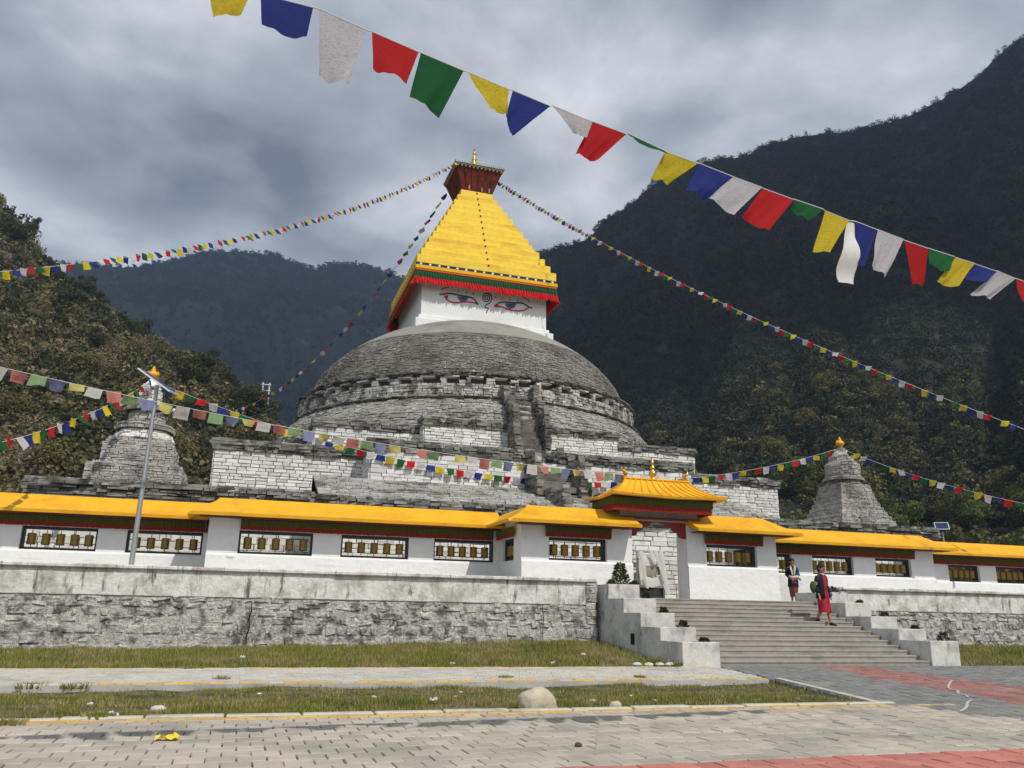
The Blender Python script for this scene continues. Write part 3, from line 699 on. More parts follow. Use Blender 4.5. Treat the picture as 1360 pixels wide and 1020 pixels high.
# valances below gate roof on three sides
for nm, z0, z1, of, mm in (('green_valance', 4.03, 4.24, .0, 'fgreen'), ('red_valance', 3.86, 4.05, .03, 'fred')):
    b = MB(); f = 9.78 + of, 12.98 - of; yb_ = 23.3
    zigzag(b, (f[0], 21.12 + of, 0), (f[1], 21.12 + of, 0), z0, z1, 46, .014, -Y3, ragged=.012)
    zigzag(b, (f[0], 22.6, 0), (f[0], 21.12 + of, 0), z0, z1, 22, .014, -X3, ragged=.012); zigzag(b, (f[1], 21.12 + of, 0), (f[1], 22.6, 0), z0, z1, 22, .014, X3, ragged=.012)
    b.build(nm, mm, GT)
b = MB(); b.box(9.74, 13.04, 21.03, 22.7, 4.235, 4.285); b.build('roof_board', 'check', GT)
# flared hip roof
def gate_roof():
    b = MB(); cy = 21.85; cx = GX; n = 10; rings = []
    for k in range(6):
        t = k / 5; s = t ** 1.0
        hx = 1.84 - (1.84 - 1.05) * (1 - (1 - t) ** 1.35); hy = .98 - (.98 - .13) * (1 - (1 - t) ** 1.35); z = 4.30 + .55 * t ** 1.15
        rings.append((hx, hy, z))
    rings.insert(0, (1.82, .96, 4.24)); V = []
    for hx, hy, z in rings:
        lift = .05 if z < 4.35 else 0
        for (sx, sy) in ((-1, -1), (0, -1), (1, -1), (1, 0), (1, 1), (0, 1), (-1, 1), (-1, 0)):
            V.append((cx + sx * hx, cy + sy * hy, z + (lift if sx and sy else 0)))
    F = []
    for k in range(len(rings) - 1):
        for i in range(8): F.append((k * 8 + i, k * 8 + (i + 1) % 8, (k + 1) * 8 + (i + 1) % 8, (k + 1) * 8 + i))
    F += [tuple(range(8))[::-1], tuple((len(rings) - 1) * 8 + i for i in range(8))]; b.add(V, F)
    R_ = b.build('roof', 'roof', GT)
    for i in range(13):
        u = -1 + 2 * i / 12; pts = []
        for hx, hy, z in rings[1:]: pts.append((cx + u * hx, cy - hy, z + .012 + (.05 * max(0, abs(u) - .5) * 2 if z < 4.35 else 0)))
        MB().tube(pts, .026, 5).build('rib', 'roof', R_)
    MB().bbox(cx - 1.07, cx + 1.07, cy - .16, cy + .16, 4.86, 4.92, .02).build('ridge', 'roof', R_)
    return R_
gate_roof()
def finial(parent, x, y, z, s, nm='finial'):
    p = [(.16, 0), (.17, .03), (.10, .06), (.07, .10), (.13, .16), (.155, .22), (.13, .30), (.07, .36), (.06, .40), (.11, .43), (.10, .47), (.05, .52), (.04, .60), (.075, .63), (.06, .68), (.03, .74), (.012, .86), (.004, .92)]
    return MB().lathe([(r * s, z + h * s) for r, h in p], (x, y), 16).build(nm, 'gold', parent, smooth=True)
finial(GT, GX - .08, 21.85, 4.91, .78)
for sx in (-1, 1):      # gilt makara ornaments on the ridge ends
    b = MB(); x = GX + sx * 1.0; b.bbox(x - .07, x + .07, 21.77, 21.93, 4.91, 4.97, .02); b.tube([(x, 21.85, 4.95), (x - sx * .04, 21.85, 5.03), (x + sx * .02, 21.85, 5.11), (x + sx * .09, 21.85, 5.14), (x + sx * .08, 21.85, 5.24)], [.06, .07, .055, .035, .01], 8); b.sphere((x - sx * .04, 21.85, 5.08), .05); b.build('ridge_ornament', 'gold', GT)
# scarf-draped timber doorway seen through the gate
sx0, sx1 = onY(846, 740, 27.45).x, onY(882, 740, 27.45).x
SF = thing('draped_doorway', 'small grey timber doorway hung with white ceremonial scarves against the stupa base behind the gateway', 'doorway', ((sx0 + sx1) / 2, 27.45, 1.47))
b = MB(); b.bbox(sx0, sx0 + .07, 27.45, 27.53, 1.46, 3.2, .01); b.build('post', 'steel', SF); b = MB(); b.bbox(sx1 - .07, sx1, 27.45, 27.53, 1.46, 3.2, .01); b.build('post', 'steel', SF)
b = MB(); b.bbox(sx0 - .05, sx1 + .05, 27.445, 27.535, 3.2, 3.28, .01); b.build('head_beam', 'steel', SF); b = MB(); b.bbox(sx0 + .07, sx1 - .07, 27.46, 27.52, 1.98, 2.04, .01); b.build('rail', 'whitepaint', SF)
wS = sx1 - sx0
for k, (z0, z1, mm) in enumerate(((2.06, 2.38, 'scarf'), (2.46, 2.74, 'tin'), (2.80, 3.16, 'scarf'))):
    b = MB(); V = []; nn = 14
    for q in range(nn + 1):
        t = q / nn; dz = -.05 * sin(pi * t) + .015 * sin(9 * t + k); yy = 27.36 - .03 * sin(7 * t + k)
        V += [(sx0 + .1 + (wS - .2) * t, yy + .03, z1 + dz), (sx0 + .1 + (wS - .2) * t, yy, (z0 + z1) / 2 + dz), (sx0 + .1 + (wS - .2) * t, yy + .02, z0 + dz * 1.4)]
    b.add(V, [(3 * q + a, 3 * q + a + 1, 3 * q + a + 4, 3 * q + a + 3) for q in range(nn) for a in (0, 1)]); b.build('cloth_panel', mm, SF, smooth=True)
def hang(xa, za, xb, zb, wd, ph):
    b = MB(); V = []; nn = 16
    for q in range(nn + 1):
        t = q / nn; x = xa + (xb - xa) * t + .03 * sin(6 * t + ph); z = za + (zb - za) * t; w2 = wd * (.5 + .5 * sin(pi * (.15 + .8 * t)))
        V += [(x - w2, 27.30 - .02 * sin(5 * t + ph), z), (x, 27.25 - .03 * sin(4 * t + ph), z - .02), (x + w2, 27.31 - .02 * cos(6 * t + ph), z)]
    b.add(V, [(3 * q + a, 3 * q + a + 1, 3 * q + a + 4, 3 * q + a + 3) for q in range(nn) for a in (0, 1)]); return b.build('scarf', 'scarf', SF, smooth=True)
hang(sx0 + .05, 3.25, sx0 + .32, 1.95, .10, 0); hang(sx0 + .15, 3.22, sx0 + .05, 2.2, .08, 2); hang(sx1 - .25, 3.3, sx1 + .02, 1.75, .13, 1); hang(sx1 - .4, 3.3, sx1 - .12, 2.2, .09, 4); hang(sx0 + .5, 3.27, sx0 + .62, 2.8, .10, 3)
b = MB(); b.bbox(sx0 + .07, sx1 - .07, 27.47, 27.51, 1.5, 1.97, .01); b.build('panel', 'frame', SF)
# ---------------------------------------------------------------- the great stupa
X0, Y0 = 11.4, 44.4
SP = thing('great_stupa', 'huge stone stupa with dome, painted eyes and stepped yellow spire', 'stupa', (X0, Y0, 0))
def tier(nm, hw, yf, yb, z0, zw, zc, single=False, lay=4, over=.16, sideL=True, sideR=True, stair_gap=None, m='brickwhite', hmin=.10, hmax=.17, lmin=.22, lmax=.6, cm='slab'):
    core = MB().box(X0 - hw, X0 + hw, yf, yb, z0 - .6, zc - .02)
    P = core.build(nm, 'mortar', SP)
    O = Vector((X0 - hw, yf, z0))
    stone_wall(P, O, X3, -Y3, 2 * hw, zw - z0, single, hmin, hmax, lmin, lmax, m=m)
    mb = MB(); ln = min(8.0, yb - yf)
    if sideL: stone_wall(P, Vector((X0 - hw, yf + ln, z0)), -Y3, -X3, ln, zw - z0, mb=mb, hmin=hmin, hmax=hmax, lmin=lmin, lmax=lmax)
    if sideR: stone_wall(P, Vector((X0 + hw, yf, z0)), Y3, X3, ln, zw - z0, mb=mb, hmin=hmin, hmax=hmax, lmin=lmin, lmax=lmax)
    if mb.v: mb.build('stone_facing', m, P, stuff=True)
    c = MB(); th = (zc - zw) / lay; ov = [over * (.55 + .45 * (k / max(1, lay - 1))) if k < lay - 1 else over * .55 for k in range(lay)]
    slab_course(c, Vector((X0 - hw, yf, zw)), X3, -Y3, 2 * hw, lay, zw, th, .8, ov)
    if sideL: slab_course(c, Vector((X0 - hw, yf + ln, zw)), -Y3, -X3, ln, lay, zw, th, .8, ov)
    if sideR: slab_course(c, Vector((X0 + hw, yf, zw)), Y3, X3, ln, lay, zw, th, .8, ov)
    c.build('cornice', cm, P, stuff=True)
    return P
def apron(parent, x0, x1, y0, z0, y1, z1, n, m='apron'):
    """weathered stone slope: n shallow stepped courses of slabs rising from the cornice to the next wall"""
    c = MB()
    for k in range(n):
        t0, t1 = k / n, (k + 1) / n; ya, za = y0 + (y1 - y0) * t0, z0 + (z1 - z0) * t0; zb_ = z0 + (z1 - z0) * t1; u = x0 - .05
        while u < x1:
            l = min(U(.18, .6), x1 + .05 - u)
            if l < .05: break
            yy = ya + U(-.06, .06)
            vs = [(u + .01, yy, za - .25), (u + l - .01, yy, za - .25), (u + l - .01, y1 + .1, za - .25), (u + .01, y1 + .1, za - .25)]
            zt = zb_ + U(-.03, .015); ch = min(.05, (y1 - y0) / n * .3)
            vs += [(u + .01, yy, zt - .05), (u + l - .01, yy, zt - .05), (u + l - .01, yy + ch, zt), (u + .01, yy + ch, zt), (u + l - .01, y1 + .1, zt), (u + .01, y1 + .1, zt)]
            c.add(vs, [(0, 1, 5, 4), (4, 5, 6, 7), (7, 6, 8, 9), (1, 2, 8, 6, 5), (3, 0, 4, 7, 9)]); u += l
    return c.build('stone_apron', m, parent, stuff=True)
pl = tier('plinth', 18.0, 29.6, 62, 1.4, 4.45, 4.98, lay=5, over=.34, hmin=.14, hmax=.24, lmin=.3, lmax=.8)
apron(pl, X0 - 17.9, X0 + 17.9, 29.75, 4.93, 33.5, 5.42, 6)
pp = tier('plinth_bay', 9.2, 27.9, 29.7, 1.4, 4.18, 4.70, lay=5, over=.32, hmin=.14, hmax=.22, lmin=.3, lmax=.75)
apron(pp, X0 - 9.1, X0 + 9.1, 28.0, 4.65, 31.6, 5.86, 13)
t1 = tier('terrace', 12.8, 33.6, 58, 5.40, 6.95, 7.40, lay=4, over=.2)
apron(t1, X0 - 12.7, X0 + 12.7, 33.8, 7.36, 35.0, 7.62, 3)
# the projecting middle of the first terrace: its stones are built one by one
t1p = tier('terrace_bay', 7.0, 31.65, 33.7, 5.85, 7.0, 7.48, single=True, lay=4, over=.18, hmin=.13, hmax=.19, lmin=.28, lmax=.72)
apron(t1p, X0 - 6.9, X0 + 6.9, 31.8, 7.44, 33.8, 7.90, 5)
t2 = tier('upper_terrace', 9.0, 34.7, 40, 7.62, 8.42, 8.82, lay=3, over=.16)
t2p = tier('upper_terrace_bay', 4.5, 33.85, 34.8, 7.88, 8.70, 9.08, lay=3, over=.16)
apron(t2p, X0 - 4.4, X0 + 4.4, 33.95, 9.05, 35.4, 9.42, 4)
# drum: flared lower band, niche band, cornices, dome of coursed stones, cement cap
DX = X0 + .12; DC = (DX, Y0)
dr = MB().lathe([(10.55, 7.3), (10.45, 8.8), (10.25, 9.5), (9.75, 10.1), (9.36, 10.45), (9.25, 10.5), (9.0, 10.5), (9.0, 11.6), (8.8, 11.8)], DC, 120)
DRUM = dr.build('drum', 'mortar', SP)
def ring_stones(mb, prof, hmin, hmax, lmin, lmax, d, a0=0, a1=2 * pi, j=.01, gap=.015, skip=None, ch=.014):
    """coursed stones wrapped round a profile [(r,z)...] from bottom to top"""
    acc = [0]
    for (r0, z0), (r1, z1) in zip(prof, prof[1:]): acc.append(acc[-1] + hypot(r1 - r0, z1 - z0))
    T = acc[-1]
    def at(s):
        for i in range(len(prof) - 1):
            if s <= acc[i + 1] or i == len(prof) - 2:
                t = (s - acc[i]) / max(1e-6, acc[i + 1] - acc[i]); return tuple(prof[i][k] + (prof[i + 1][k] - prof[i][k]) * t for k in (0, 1))
    s = 0
    while s < T - .02:
        h = U(hmin, hmax)
        if s + h > T - hmin * .5: h = T - s
        (ra, za), (rb, zb_) = at(s), at(s + h); rm = (ra + rb) / 2; a = a0 + rnd() * .05
        while a < a1:
            l = U(lmin, lmax); da = l / rm
            if a + da > a1: da = a1 - a
            if da * rm < .04: break
            if not (skip and skip(a, za)):
                am = a + da / 2; rad = Vector((cos(am), sin(am), 0)); tg = Vector((-sin(am), cos(am), 0))
                up = (rad * (rb - ra) + Z3 * (zb_ - za)).normalized(); nrm = tg.cross(up)
                O = Vector((DC[0], DC[1], 0)) + rad * ra + Z3 * za
                mb.pillow(O, tg, up, nrm, -da * rm / 2 + gap / 2, da * rm / 2 - gap / 2, gap * .3, h - gap * .3, d * (U(.5, 1.3) if d < .15 else U(.93, 1.07)), ch, j)
            a += da
        s += h
    return mb
b = MB(); ring_stones(b, [(10.45, 8.8), (10.25, 9.5), (9.75, 10.1), (9.42, 10.38)], .07, .13, .15, .45, .08, j=.016); b.build('lower_band', 'apron', DRUM, stuff=True)
b = MB()
for k, (rr, z) in enumerate(((9.58, 10.38), (9.66, 10.44))): ring_stones(b, [(9.0, z), (9.0, z + .065)], .06, .07, .2, .7, rr - 9.0, j=.02)
b.build('lower_cornice', 'slab', DRUM, stuff=True)
NH = 52
def hole(a, z): 
    f = (a / (2 * pi) * NH) % 1.0; return 11.12 < z + .06 < 11.48 and f < .42
b = MB(); ring_stones(b, [(9.02, 10.52), (9.02, 11.14)], .09, .15, .16, .42, .36, j=.018); b.build('niche_band', 'drumstone', DRUM, stuff=True)
b = MB(); lt = MB(); hb = MB()
for k in range(NH):
    a0 = 2 * pi * k / NH; da = 2 * pi / NH
    ring_stones(b, [(9.02, 11.14), (9.02, 11.44)], .14, .16, .3, .5, .36, a0 + da * .42, a0 + da, j=.012)
    a = a0 + da * .21; rad = Vector((cos(a), sin(a), 0)); tg = Vector((-sin(a), cos(a), 0)); O = Vector((DC[0], DC[1], 11.44)) + rad * 9.0
    lt.pillow(O, tg, Z3, rad, -.34, .34, 0, .06, .385 + U(-.01, .03), .012, .012)
b.build('niche_pier', 'drumstone', DRUM, stuff=True); lt.build('niche_lintel', 'brickwhite', DRUM, stuff=True)
b = MB()
for k, rr in enumerate((9.41, 9.48, 9.45)):
    z = 11.50 + k * .075; ring_stones(b, [(8.6, z), (8.6, z + .075)], .07, .08, .2, .6, rr - 8.6, j=.02)
b.build('dome_cornice', 'slab', DRUM, stuff=True)
def domep(th): return (8.92 * cos(th) ** (2 / 1.72), 11.72 + 5.25 * sin(th) ** (2 / 1.72))
prof = [domep(pi / 2 * i / 60) for i in range(61)]
DOME = MB().lathe([(max(.02, r - .07), z - .02) for r, z in prof], DC, 140).build('dome', 'mortar', SP, smooth=True)
zsp = 14.35
b = MB(); ring_stones(b, [(r - .07, z - .01) for r, z in prof if z < zsp], .055, .085, .12, .34, .062, gap=.016, j=.008, ch=.012); b.build('dome_stone', 'shingle', DOME, stuff=True)
cap = [(r, z) for r, z in prof if z > zsp - .12]
cp = MB().lathe([(cap[0][0] - .12, cap[0][1] - .05)] + [(r + .015, z + .01) for r, z in cap], DC, 160); cp.build('dome_cap', 'cement', DOME, smooth=True)
# stair flights with pointed parapets up the front
def parapet(x0, x1, poly, nm='stair_parapet'):
    b = MB(); b.prism([(y, z) for y, z in poly], 0, x0, x1)
    P = b.build(nm, 'oldstone', SP); 
    s = MB()
    for i in range(len(poly) - 1):
        (ya, za), (yb_, zb_) = poly[i], poly[i + 1]
        if hypot(yb_ - ya, zb_ - za) < .25 or (abs(za - zb_) < .05 and za < 8 and i == len(poly) - 2): continue
    return P
def flight(yb, zt, yf, zb_, hw, nst, xc=X0):
    """stairs from (yf, zb_) up to (yb, zt) between two stepped parapets"""
    for i in range(nst):
        z1 = zb_ + (zt - zb_) * (i + 1) / nst; y = yf + (yb - yf) * i / nst
        MB().bbox(xc - hw + .01, xc + hw - .01, y, yb + .3, z1 - (zt - zb_) / nst - .03, z1 - .05, .015).build('stair_step', 'oldstone', SP)
    for sg in (-1, 1):
        a, b2 = (xc - hw - .30, xc - hw) if sg < 0 else (xc + hw, xc + hw + .30)
        H_ = zt - zb_; L_ = yb - yf; z0 = zb_ - .3
        poly = [(yf - .25, z0), (yf - .22, zb_ + .35 * H_), (yf + .02, zb_ + .62 * H_), (yf + .30 * L_, zb_ + .55 * H_), (yf + .36 * L_, zb_ + .82 * H_), (yf + .66 * L_, zb_ + .80 * H_), (yf + .72 * L_, zb_ + 1.03 * H_), (yb + .2, zb_ + 1.12 * H_), (yb + .3, z0)]
        core = MB().prism([(y + .06 if y < yb else y, z - .08) for y, z in poly], 0, a + .05, b2 - .05).build('stair_parapet', 'mortar', SP); st = MB()
        def yfr(z):          # front outline of the stepped parapet at height z
            q = (z - zb_) / H_
            return yf - .25 + (.0 if q < .35 else .22 if q < .60 else .36 * L_ + .2 if q < .82 else .72 * L_ + .2)
        z = z0
        while z < zb_ + 1.08 * H_:
            h = U(.09, .17); y = yfr(z) + U(-.04, .04); ye = yb + .25
            while y < ye:
                l = U(.2, .5); st.box(a + U(-.03, .04), b2 + U(-.04, .03), y + .005, min(y + l, ye) - .005, z + .004, z + h - .004, .028); y += l
            z += h
        yy = yfr(zb_ + .5 * H_); zz = zb_ + .60 * H_     # pointed head stone
        st.prism([(yy - .02, zz - .1), (yy + .26, zz - .1), (yy + .24, zz + .12), (yy + .12, zz + .30), (yy + .02, zz + .10)], 0, a + .02, b2 - .02)
        st.build('parapet_stone', 'oldstone', core, stuff=True)
flight(35.0, 10.7, 33.0, 7.75, .55, 9, 11.45)
flight(33.6, 7.7, 30.3, 5.65, .78, 8, 11.75)
flight(31.4, 5.8, 28.0, 4.55, .95, 6, 12.2)
# whitewashed harmika
HW = 3.56
b = MB(); b.box(X0 - HW, X0 + HW, Y0 - HW, Y0 + HW, 16.2, 19.0); HM = b.build('harmika', 'plaster', SP)
b = MB(); b.bbox(X0 - HW - .33, X0 + HW + .33, Y0 - HW - .33, Y0 + HW + .33, 14.6, 15.98, .03); b.bbox(X0 - HW - .15, X0 + HW + .15, Y0 - HW - .15, Y0 + HW + .15, 15.98, 16.22, .03); b.build('harmika_base', 'plaster', HM)
YH = Y0 - HW
C7 = lambda x, y: (lambda p: Vector((p.x, YH - .004, p.z)))(onY(510 + x / 5.44, 330 + y / 5.44, YH))
def smooth_pts(ps, n=5):
    ps = [Vector(p) for p in ps]; o = []
    for i in range(len(ps) - 1):
        p0, p1, p2, p3 = ps[max(i - 1, 0)], ps[i], ps[i + 1], ps[min(i + 2, len(ps) - 1)]
        for k in range(n):
            t = k / n; o.append(.5 * (2 * p1 + (p2 - p0) * t + (2 * p0 - 5 * p1 + 4 * p2 - p3) * t * t + (3 * p1 - p0 - 3 * p2 + p3) * t ** 3))
    return o + [ps[-1]]
def stroke(nm, pts, wd, m, th=.006): 
    b = MB(); b.ribbon(smooth_pts([C7(*p) for p in pts]), wd, th=th); return b.build(nm, m, HM)
def fillp(nm, pts, m, off=.004):
    b = MB(); q = [C7(*p) + Vector((0, -off, 0)) for p in pts]; b.add(q, [tuple(range(len(q)))]); return b.build(nm, m, HM)
def fillq(nm, pts, m, off): return fillp(nm, pts[::-1], m, off)
EL_U = [(418, 332), (470, 325), (540, 338), (610, 350), (650, 366), (680, 405)]; EL_L = [(434, 338), (460, 375), (510, 392), (590, 386), (650, 392), (682, 407)]
ER_U = [(795, 420), (822, 396), (870, 387), (930, 394), (1000, 396), (1046, 424)]; ER_L = [(795, 421), (850, 423), (900, 441), (960, 451), (1010, 446), (1050, 426)]
stroke('eye_outline', [(400, 330)] + EL_U, .09, 'ink'); stroke('eye_outline', EL_L, .085, 'redline'); stroke('eye_outline', ER_U[1:] + [(1072, 429)], .09, 'ink'); stroke('eye_outline', ER_U[:2], .085, 'redline'); stroke('eye_outline', ER_L, .085, 'redline')
fillq('iris', [(523, 346), (612, 352), (602, 374), (572, 386), (545, 378)], 'blue', .003); fillq('iris', [(870, 396), (956, 402), (944, 428), (908, 440), (884, 424)], 'blue', .003)
fillq('pupil', [(545, 350), (590, 352), (580, 368), (560, 368)], 'ink', .006); fillq('pupil', [(890, 400), (936, 403), (926, 418), (906, 418)], 'ink', .006)
fillq('eye_corner', [(436, 342), (466, 334), (462, 366)], 'redline', .003); fillq('eye_corner', [(800, 418), (826, 402), (832, 418)], 'redline', .003)
sp = []
for i in range(46):
    a = -pi * .5 + i * .33; r = 3 + i * .80; sp.append((743 + r * cos(a) * .95, 358 + r * sin(a)))
sp += [(762, 396), (738, 408), (730, 424), (755, 436), (744, 450), (742, 468)]
stroke('nose_spiral', sp, .065, 'ink')
stroke('brow', [(412, 298), (440, 286), (470, 278)], .05, 'ink'); stroke('brow', [(1054, 388), (1030, 366), (1000, 352)], .05, 'ink')
for x in (530, 590, 640, 800, 850, 905, 960): stroke('brow', [(x, 318 + (x - 530) * .16), (x + 12, 300 + (x - 530) * .16)], .035, 'ink')
# canopy fringe round the harmika
F0 = 4.02
b = MB(); b.bbox(X0 - F0, X0 + F0, Y0 - F0, Y0 + F0, 18.90, 19.06, .01); b.build('canopy_band', 'check', SP)
CB = bpy.data.objects[-1] if False else b
d = MB()
for sd in range(4):
    for i in range(16):
        u = -F0 + .25 + i * (2 * F0 - .5) / 15
        P = [Vector((X0 + u, Y0 - F0 - .005, 18.98)), Vector((X0 - F0 - .005, Y0 + u, 18.98)), Vector((X0 + u, Y0 + F0 + .005, 18.98)), Vector((X0 + F0 + .005, Y0 + u, 18.98))][sd]
        a = (.06, .012, .05) if sd % 2 == 0 else (.012, .06, .05); d.box(P.x - a[0], P.x + a[0], P.y - a[1], P.y + a[1], P.z - a[2], P.z + a[2])
d.build('canopy_dots', 'dot', SP, stuff=True)
b = MB(); b.bbox(X0 - F0 - .05, X0 + F0 + .05, Y0 - F0 - .05, Y0 + F0 + .05, 18.70, 18.90, .02); b.build('canopy_cloth', 'ycloth', SP)
b = MB(); b.bbox(X0 - F0 - .02, X0 + F0 + .02, Y0 - F0 - .02, Y0 + F0 + .02, 18.60, 18.70, .02); b.build('canopy_cloth', 'ocloth', SP)
for nm, z0, z1, e, m, n, sw, rg in (('green_fringe', 18.14, 18.62, F0 - .02, 'gcloth', 56, .06, .06), ('red_fringe', 17.80, 18.24, F0 + .03, 'rcloth', 52, .14, .10)):
    b = MB(); c = [(X0 - e, Y0 - e, 0), (X0 + e, Y0 - e, 0), (X0 + e, Y0 + e, 0), (X0 - e, Y0 + e, 0)]
    for i, o in enumerate((-Y3, X3, Y3, -X3)): zigzag(b, c[i], c[(i + 1) % 4], z0, z1, n, .05, o, sw, rg)
    b.build(nm, m, SP)
# thirteen steps of the spire
for i in range(13):
    hw = 4.0 - .25 * i; z = 19.06 + i * .4955
    b = MB(); b.bbox(X0 - hw, X0 + hw, Y0 - hw, Y0 + hw, z, z + .4955, .02); s = b.build('spire_step', 'spire', SP)
    MB().bbox(X0 - .045, X0 + .045, Y0 - hw - .03, Y0 - hw + .01, z + .32, z + .42, .008).build('step_peg', 'frame', s)
# timber crown, roof and finial
b = MB(); b.frus(X0, Y0, 25.45, 26.85, .92, .92, 1.40, 1.40); CR = b.build('crown', 'wood', SP)
b = MB()
for sd in range(4):
    for i in range(7):
        u = -1 + 2 * i / 6
        for (za, ha), (zb2, hb2) in (((25.5, .93), (26.8, 1.385)),):
            p = [(X0 + u * ha, Y0 - ha - .02, za), (X0 + u * hb2, Y0 - hb2 - .02, zb2)] if sd == 0 else [(X0 - ha - .02, Y0 + u * ha, za), (X0 - hb2 - .02, Y0 + u * hb2, zb2)] if sd == 1 else [(X0 + u * ha, Y0 + ha + .02, za), (X0 + u * hb2, Y0 + hb2 + .02, zb2)] if sd == 2 else [(X0 + ha + .02, Y0 + u * ha, za), (X0 + hb2 + .02, Y0 + u * hb2, zb2)]
            b.tube(p, .03, 5)
b.build('crown_slat', 'wood', CR, stuff=True)
b = MB()
for i in range(12):
    u = -1.36 + 2.72 * i / 11
    for sx, sy in ((u, -1.42), (-1.42, u), (u, 1.42), (1.42, u)): b.box(X0 + sx - .05, X0 + sx + .05, Y0 + sy - .07, Y0 + sy + .07, 26.80, 26.90)
b.build('rafter_end', 'tin', CR, stuff=True)
b = MB(); b.bbox(X0 - 1.52, X0 + 1.52, Y0 - 1.52, Y0 + 1.52, 26.90, 26.98, .01); b.frus(X0, Y0, 26.98, 27.4, 1.56, 1.56, .30, .30)
for i in range(24):
    u = -1.5 + 3.0 * i / 23
    for sx, sy in ((u, -1.53), (-1.53, u), (1.53, u)): b.box(X0 + sx - .02, X0 + sx + .02, Y0 + sy - .02, Y0 + sy + .02, 26.98, 27.08 + U(0, .05))
b.build('crown_roof', 'tin', CR)
MB().lathe([(r * 1.25, 27.38 + h * 1.35) for r, h in [(.2, 0), (.21, .05), (.13, .09), (.09, .15), (.17, .24), (.2, .33), (.16, .46), (.08, .55), (.13, .62), (.12, .68), (.06, .76), (.045, .88), (.09, .93), (.06, 1.0), (.015, 1.2)]], (X0, Y0), 18).build('finial', 'gold', CR, smooth=True)
for sx, sy in ((.3, -.95), (-.5, -.95), (.75, -.95)): MB().box(X0 + sx - .04, X0 + sx + .04, Y0 + sy - .1, Y0 + sy - .04, 25.55, 25.9).build('crown_post', 'tin', CR)

# ---------------------------------------------------------------- corner stupas
def small_stupa(cx, label, conical):
    cy = 31.45; T = thing('corner_stupa', label, 'stupa', (cx, cy, 5.1), 'small stupas on the plinth corners'); c = (cx, cy)
    def sq(nm, lv, m='palestone'):
        P = None
        b = MB()
        for z0, z1, a0, a1 in lv: b.frus(cx, cy, z0, z1, a0 - .05, a0 - .05, a1 - .05, a1 - .05)
        P = b.build(nm, 'mortar', T); f = MB()
        for z0, z1, a0, a1 in lv:
            for (s0, ud, nd) in ((Vector((cx - a0, cy - a0 + .06, z0)), X3, -Y3), (Vector((cx - a0 + .06, cy + a0, z0)), -Y3, -X3), (Vector((cx + a0 - .06, cy - a0, z0)), Y3, X3)):
                Lw = 2 * a0; h = z1 - z0; v = 0
                while v < h - .02:
                    hh = min(U(.06, .10), h - v)
                    if h - v - hh < .04: hh = h - v
                    a = a0 + (a1 - a0) * (v / h); inset = a0 - a; u = inset
                    while u < Lw - inset - .02:
                        l = min(U(.10, .30), Lw - inset - u)
                        f.pillow(s0 - nd * inset, ud, Z3, nd, u + .006, u + l - .006, v + .005, v + hh - .005, .07 * U(.6, 1.2), .012, .01); u += l
                    v += hh
        f.build('stone_facing', m, P, stuff=True); return P
    def rd(nm, prof, m='palestone'):
        P = MB().lathe([(max(.02, r - .05), z) for r, z in prof], c, 28).build(nm, 'mortar', T)
        f = MB(); global DC; sv = DC; DC = c; ring_stones(f, prof, .07, .12, .14, .36, .06, gap=.012); DC = sv; f.build('stone_facing', m, P, stuff=True); return P
    if not conical:
        sq('base', [(5.0, 5.62, 1.52, 1.50), (5.62, 5.70, 1.34, 1.34)]); sq('body', [(5.70, 6.40, 1.16, 1.13), (6.40, 6.62, 1.06, .94)])
        rd('dome', [(1.0, 6.62), (.90, 6.82), (.74, 7.0)], 'brickwhite'); rd('dome_rim', [(.93, 7.0), (.96, 7.15), (.75, 7.2)])
        rd('neck', [(.60, 7.2), (.54, 7.62), (.46, 7.72)]); rd('ring', [(.70, 7.72), (.72, 7.84), (.5, 7.9)]); rd('spire', [(.37, 7.9), (.33, 8.45), (.27, 8.62)], 'brickwhite')
        MB().lathe([(.36, 8.6), (.37, 8.64), (.22, 8.78), (.09, 8.95), (.08, 9.0)], c, 16).build('cap', 'plaster', T, smooth=True)
    else:
        lv = []; n = 9
        for k in range(n):
            z0 = 5.05 + k * .21; a = .80 + .66 * (1 - k / 8.5) ** 1.5; lv.append((z0, z0 + .21, a, a - .02))
        sq('body', lv); rd('shoulder', [(.74, 6.94), (.66, 7.15)])
        rd('dome_rim', [(.86, 7.13), (.87, 7.22), (.7, 7.26)]); rd('neck', [(.72, 7.26), (.73, 7.8), (.68, 7.95), (.5, 8.0)]); rd('spire', [(.52, 7.98), (.50, 8.3)], 'drumstone')
        MB().lathe([(.50, 8.3), (.5, 8.34), (.30, 8.6), (.10, 8.78), (.08, 8.82)], c, 16).build('cap', 'drumstone', T, smooth=True)
    zt = 8.98 if not conical else 8.78
    F = MB().lathe([(r * .9, zt + h * .62) for r, h in [(.10, 0), (.08, .06), (.20, .16), (.23, .30), (.16, .42), (.08, .5), (.10, .55), (.05, .68), (.01, .8)]], c, 14).build('finial', 'goldpaint', T, smooth=True)
    for sg in (-1, 1): MB().tube([(cx, cy, zt + .1), (cx + sg * .12, cy, zt + .10), (cx + sg * .18, cy, zt + .2), (cx + sg * .15, cy, zt + .32)], [.05, .05, .04, .01], 6).build('finial_petal', 'goldpaint', F)
    return T, Vector((cx, cy, zt - .05))
_, TL_ = small_stupa(-3.72, 'small square stone stupa behind the street lamp, orange finial', False)
_, TR_ = small_stupa(26.3, 'small cone shaped stone stupa near the little solar panel, orange finial', True)
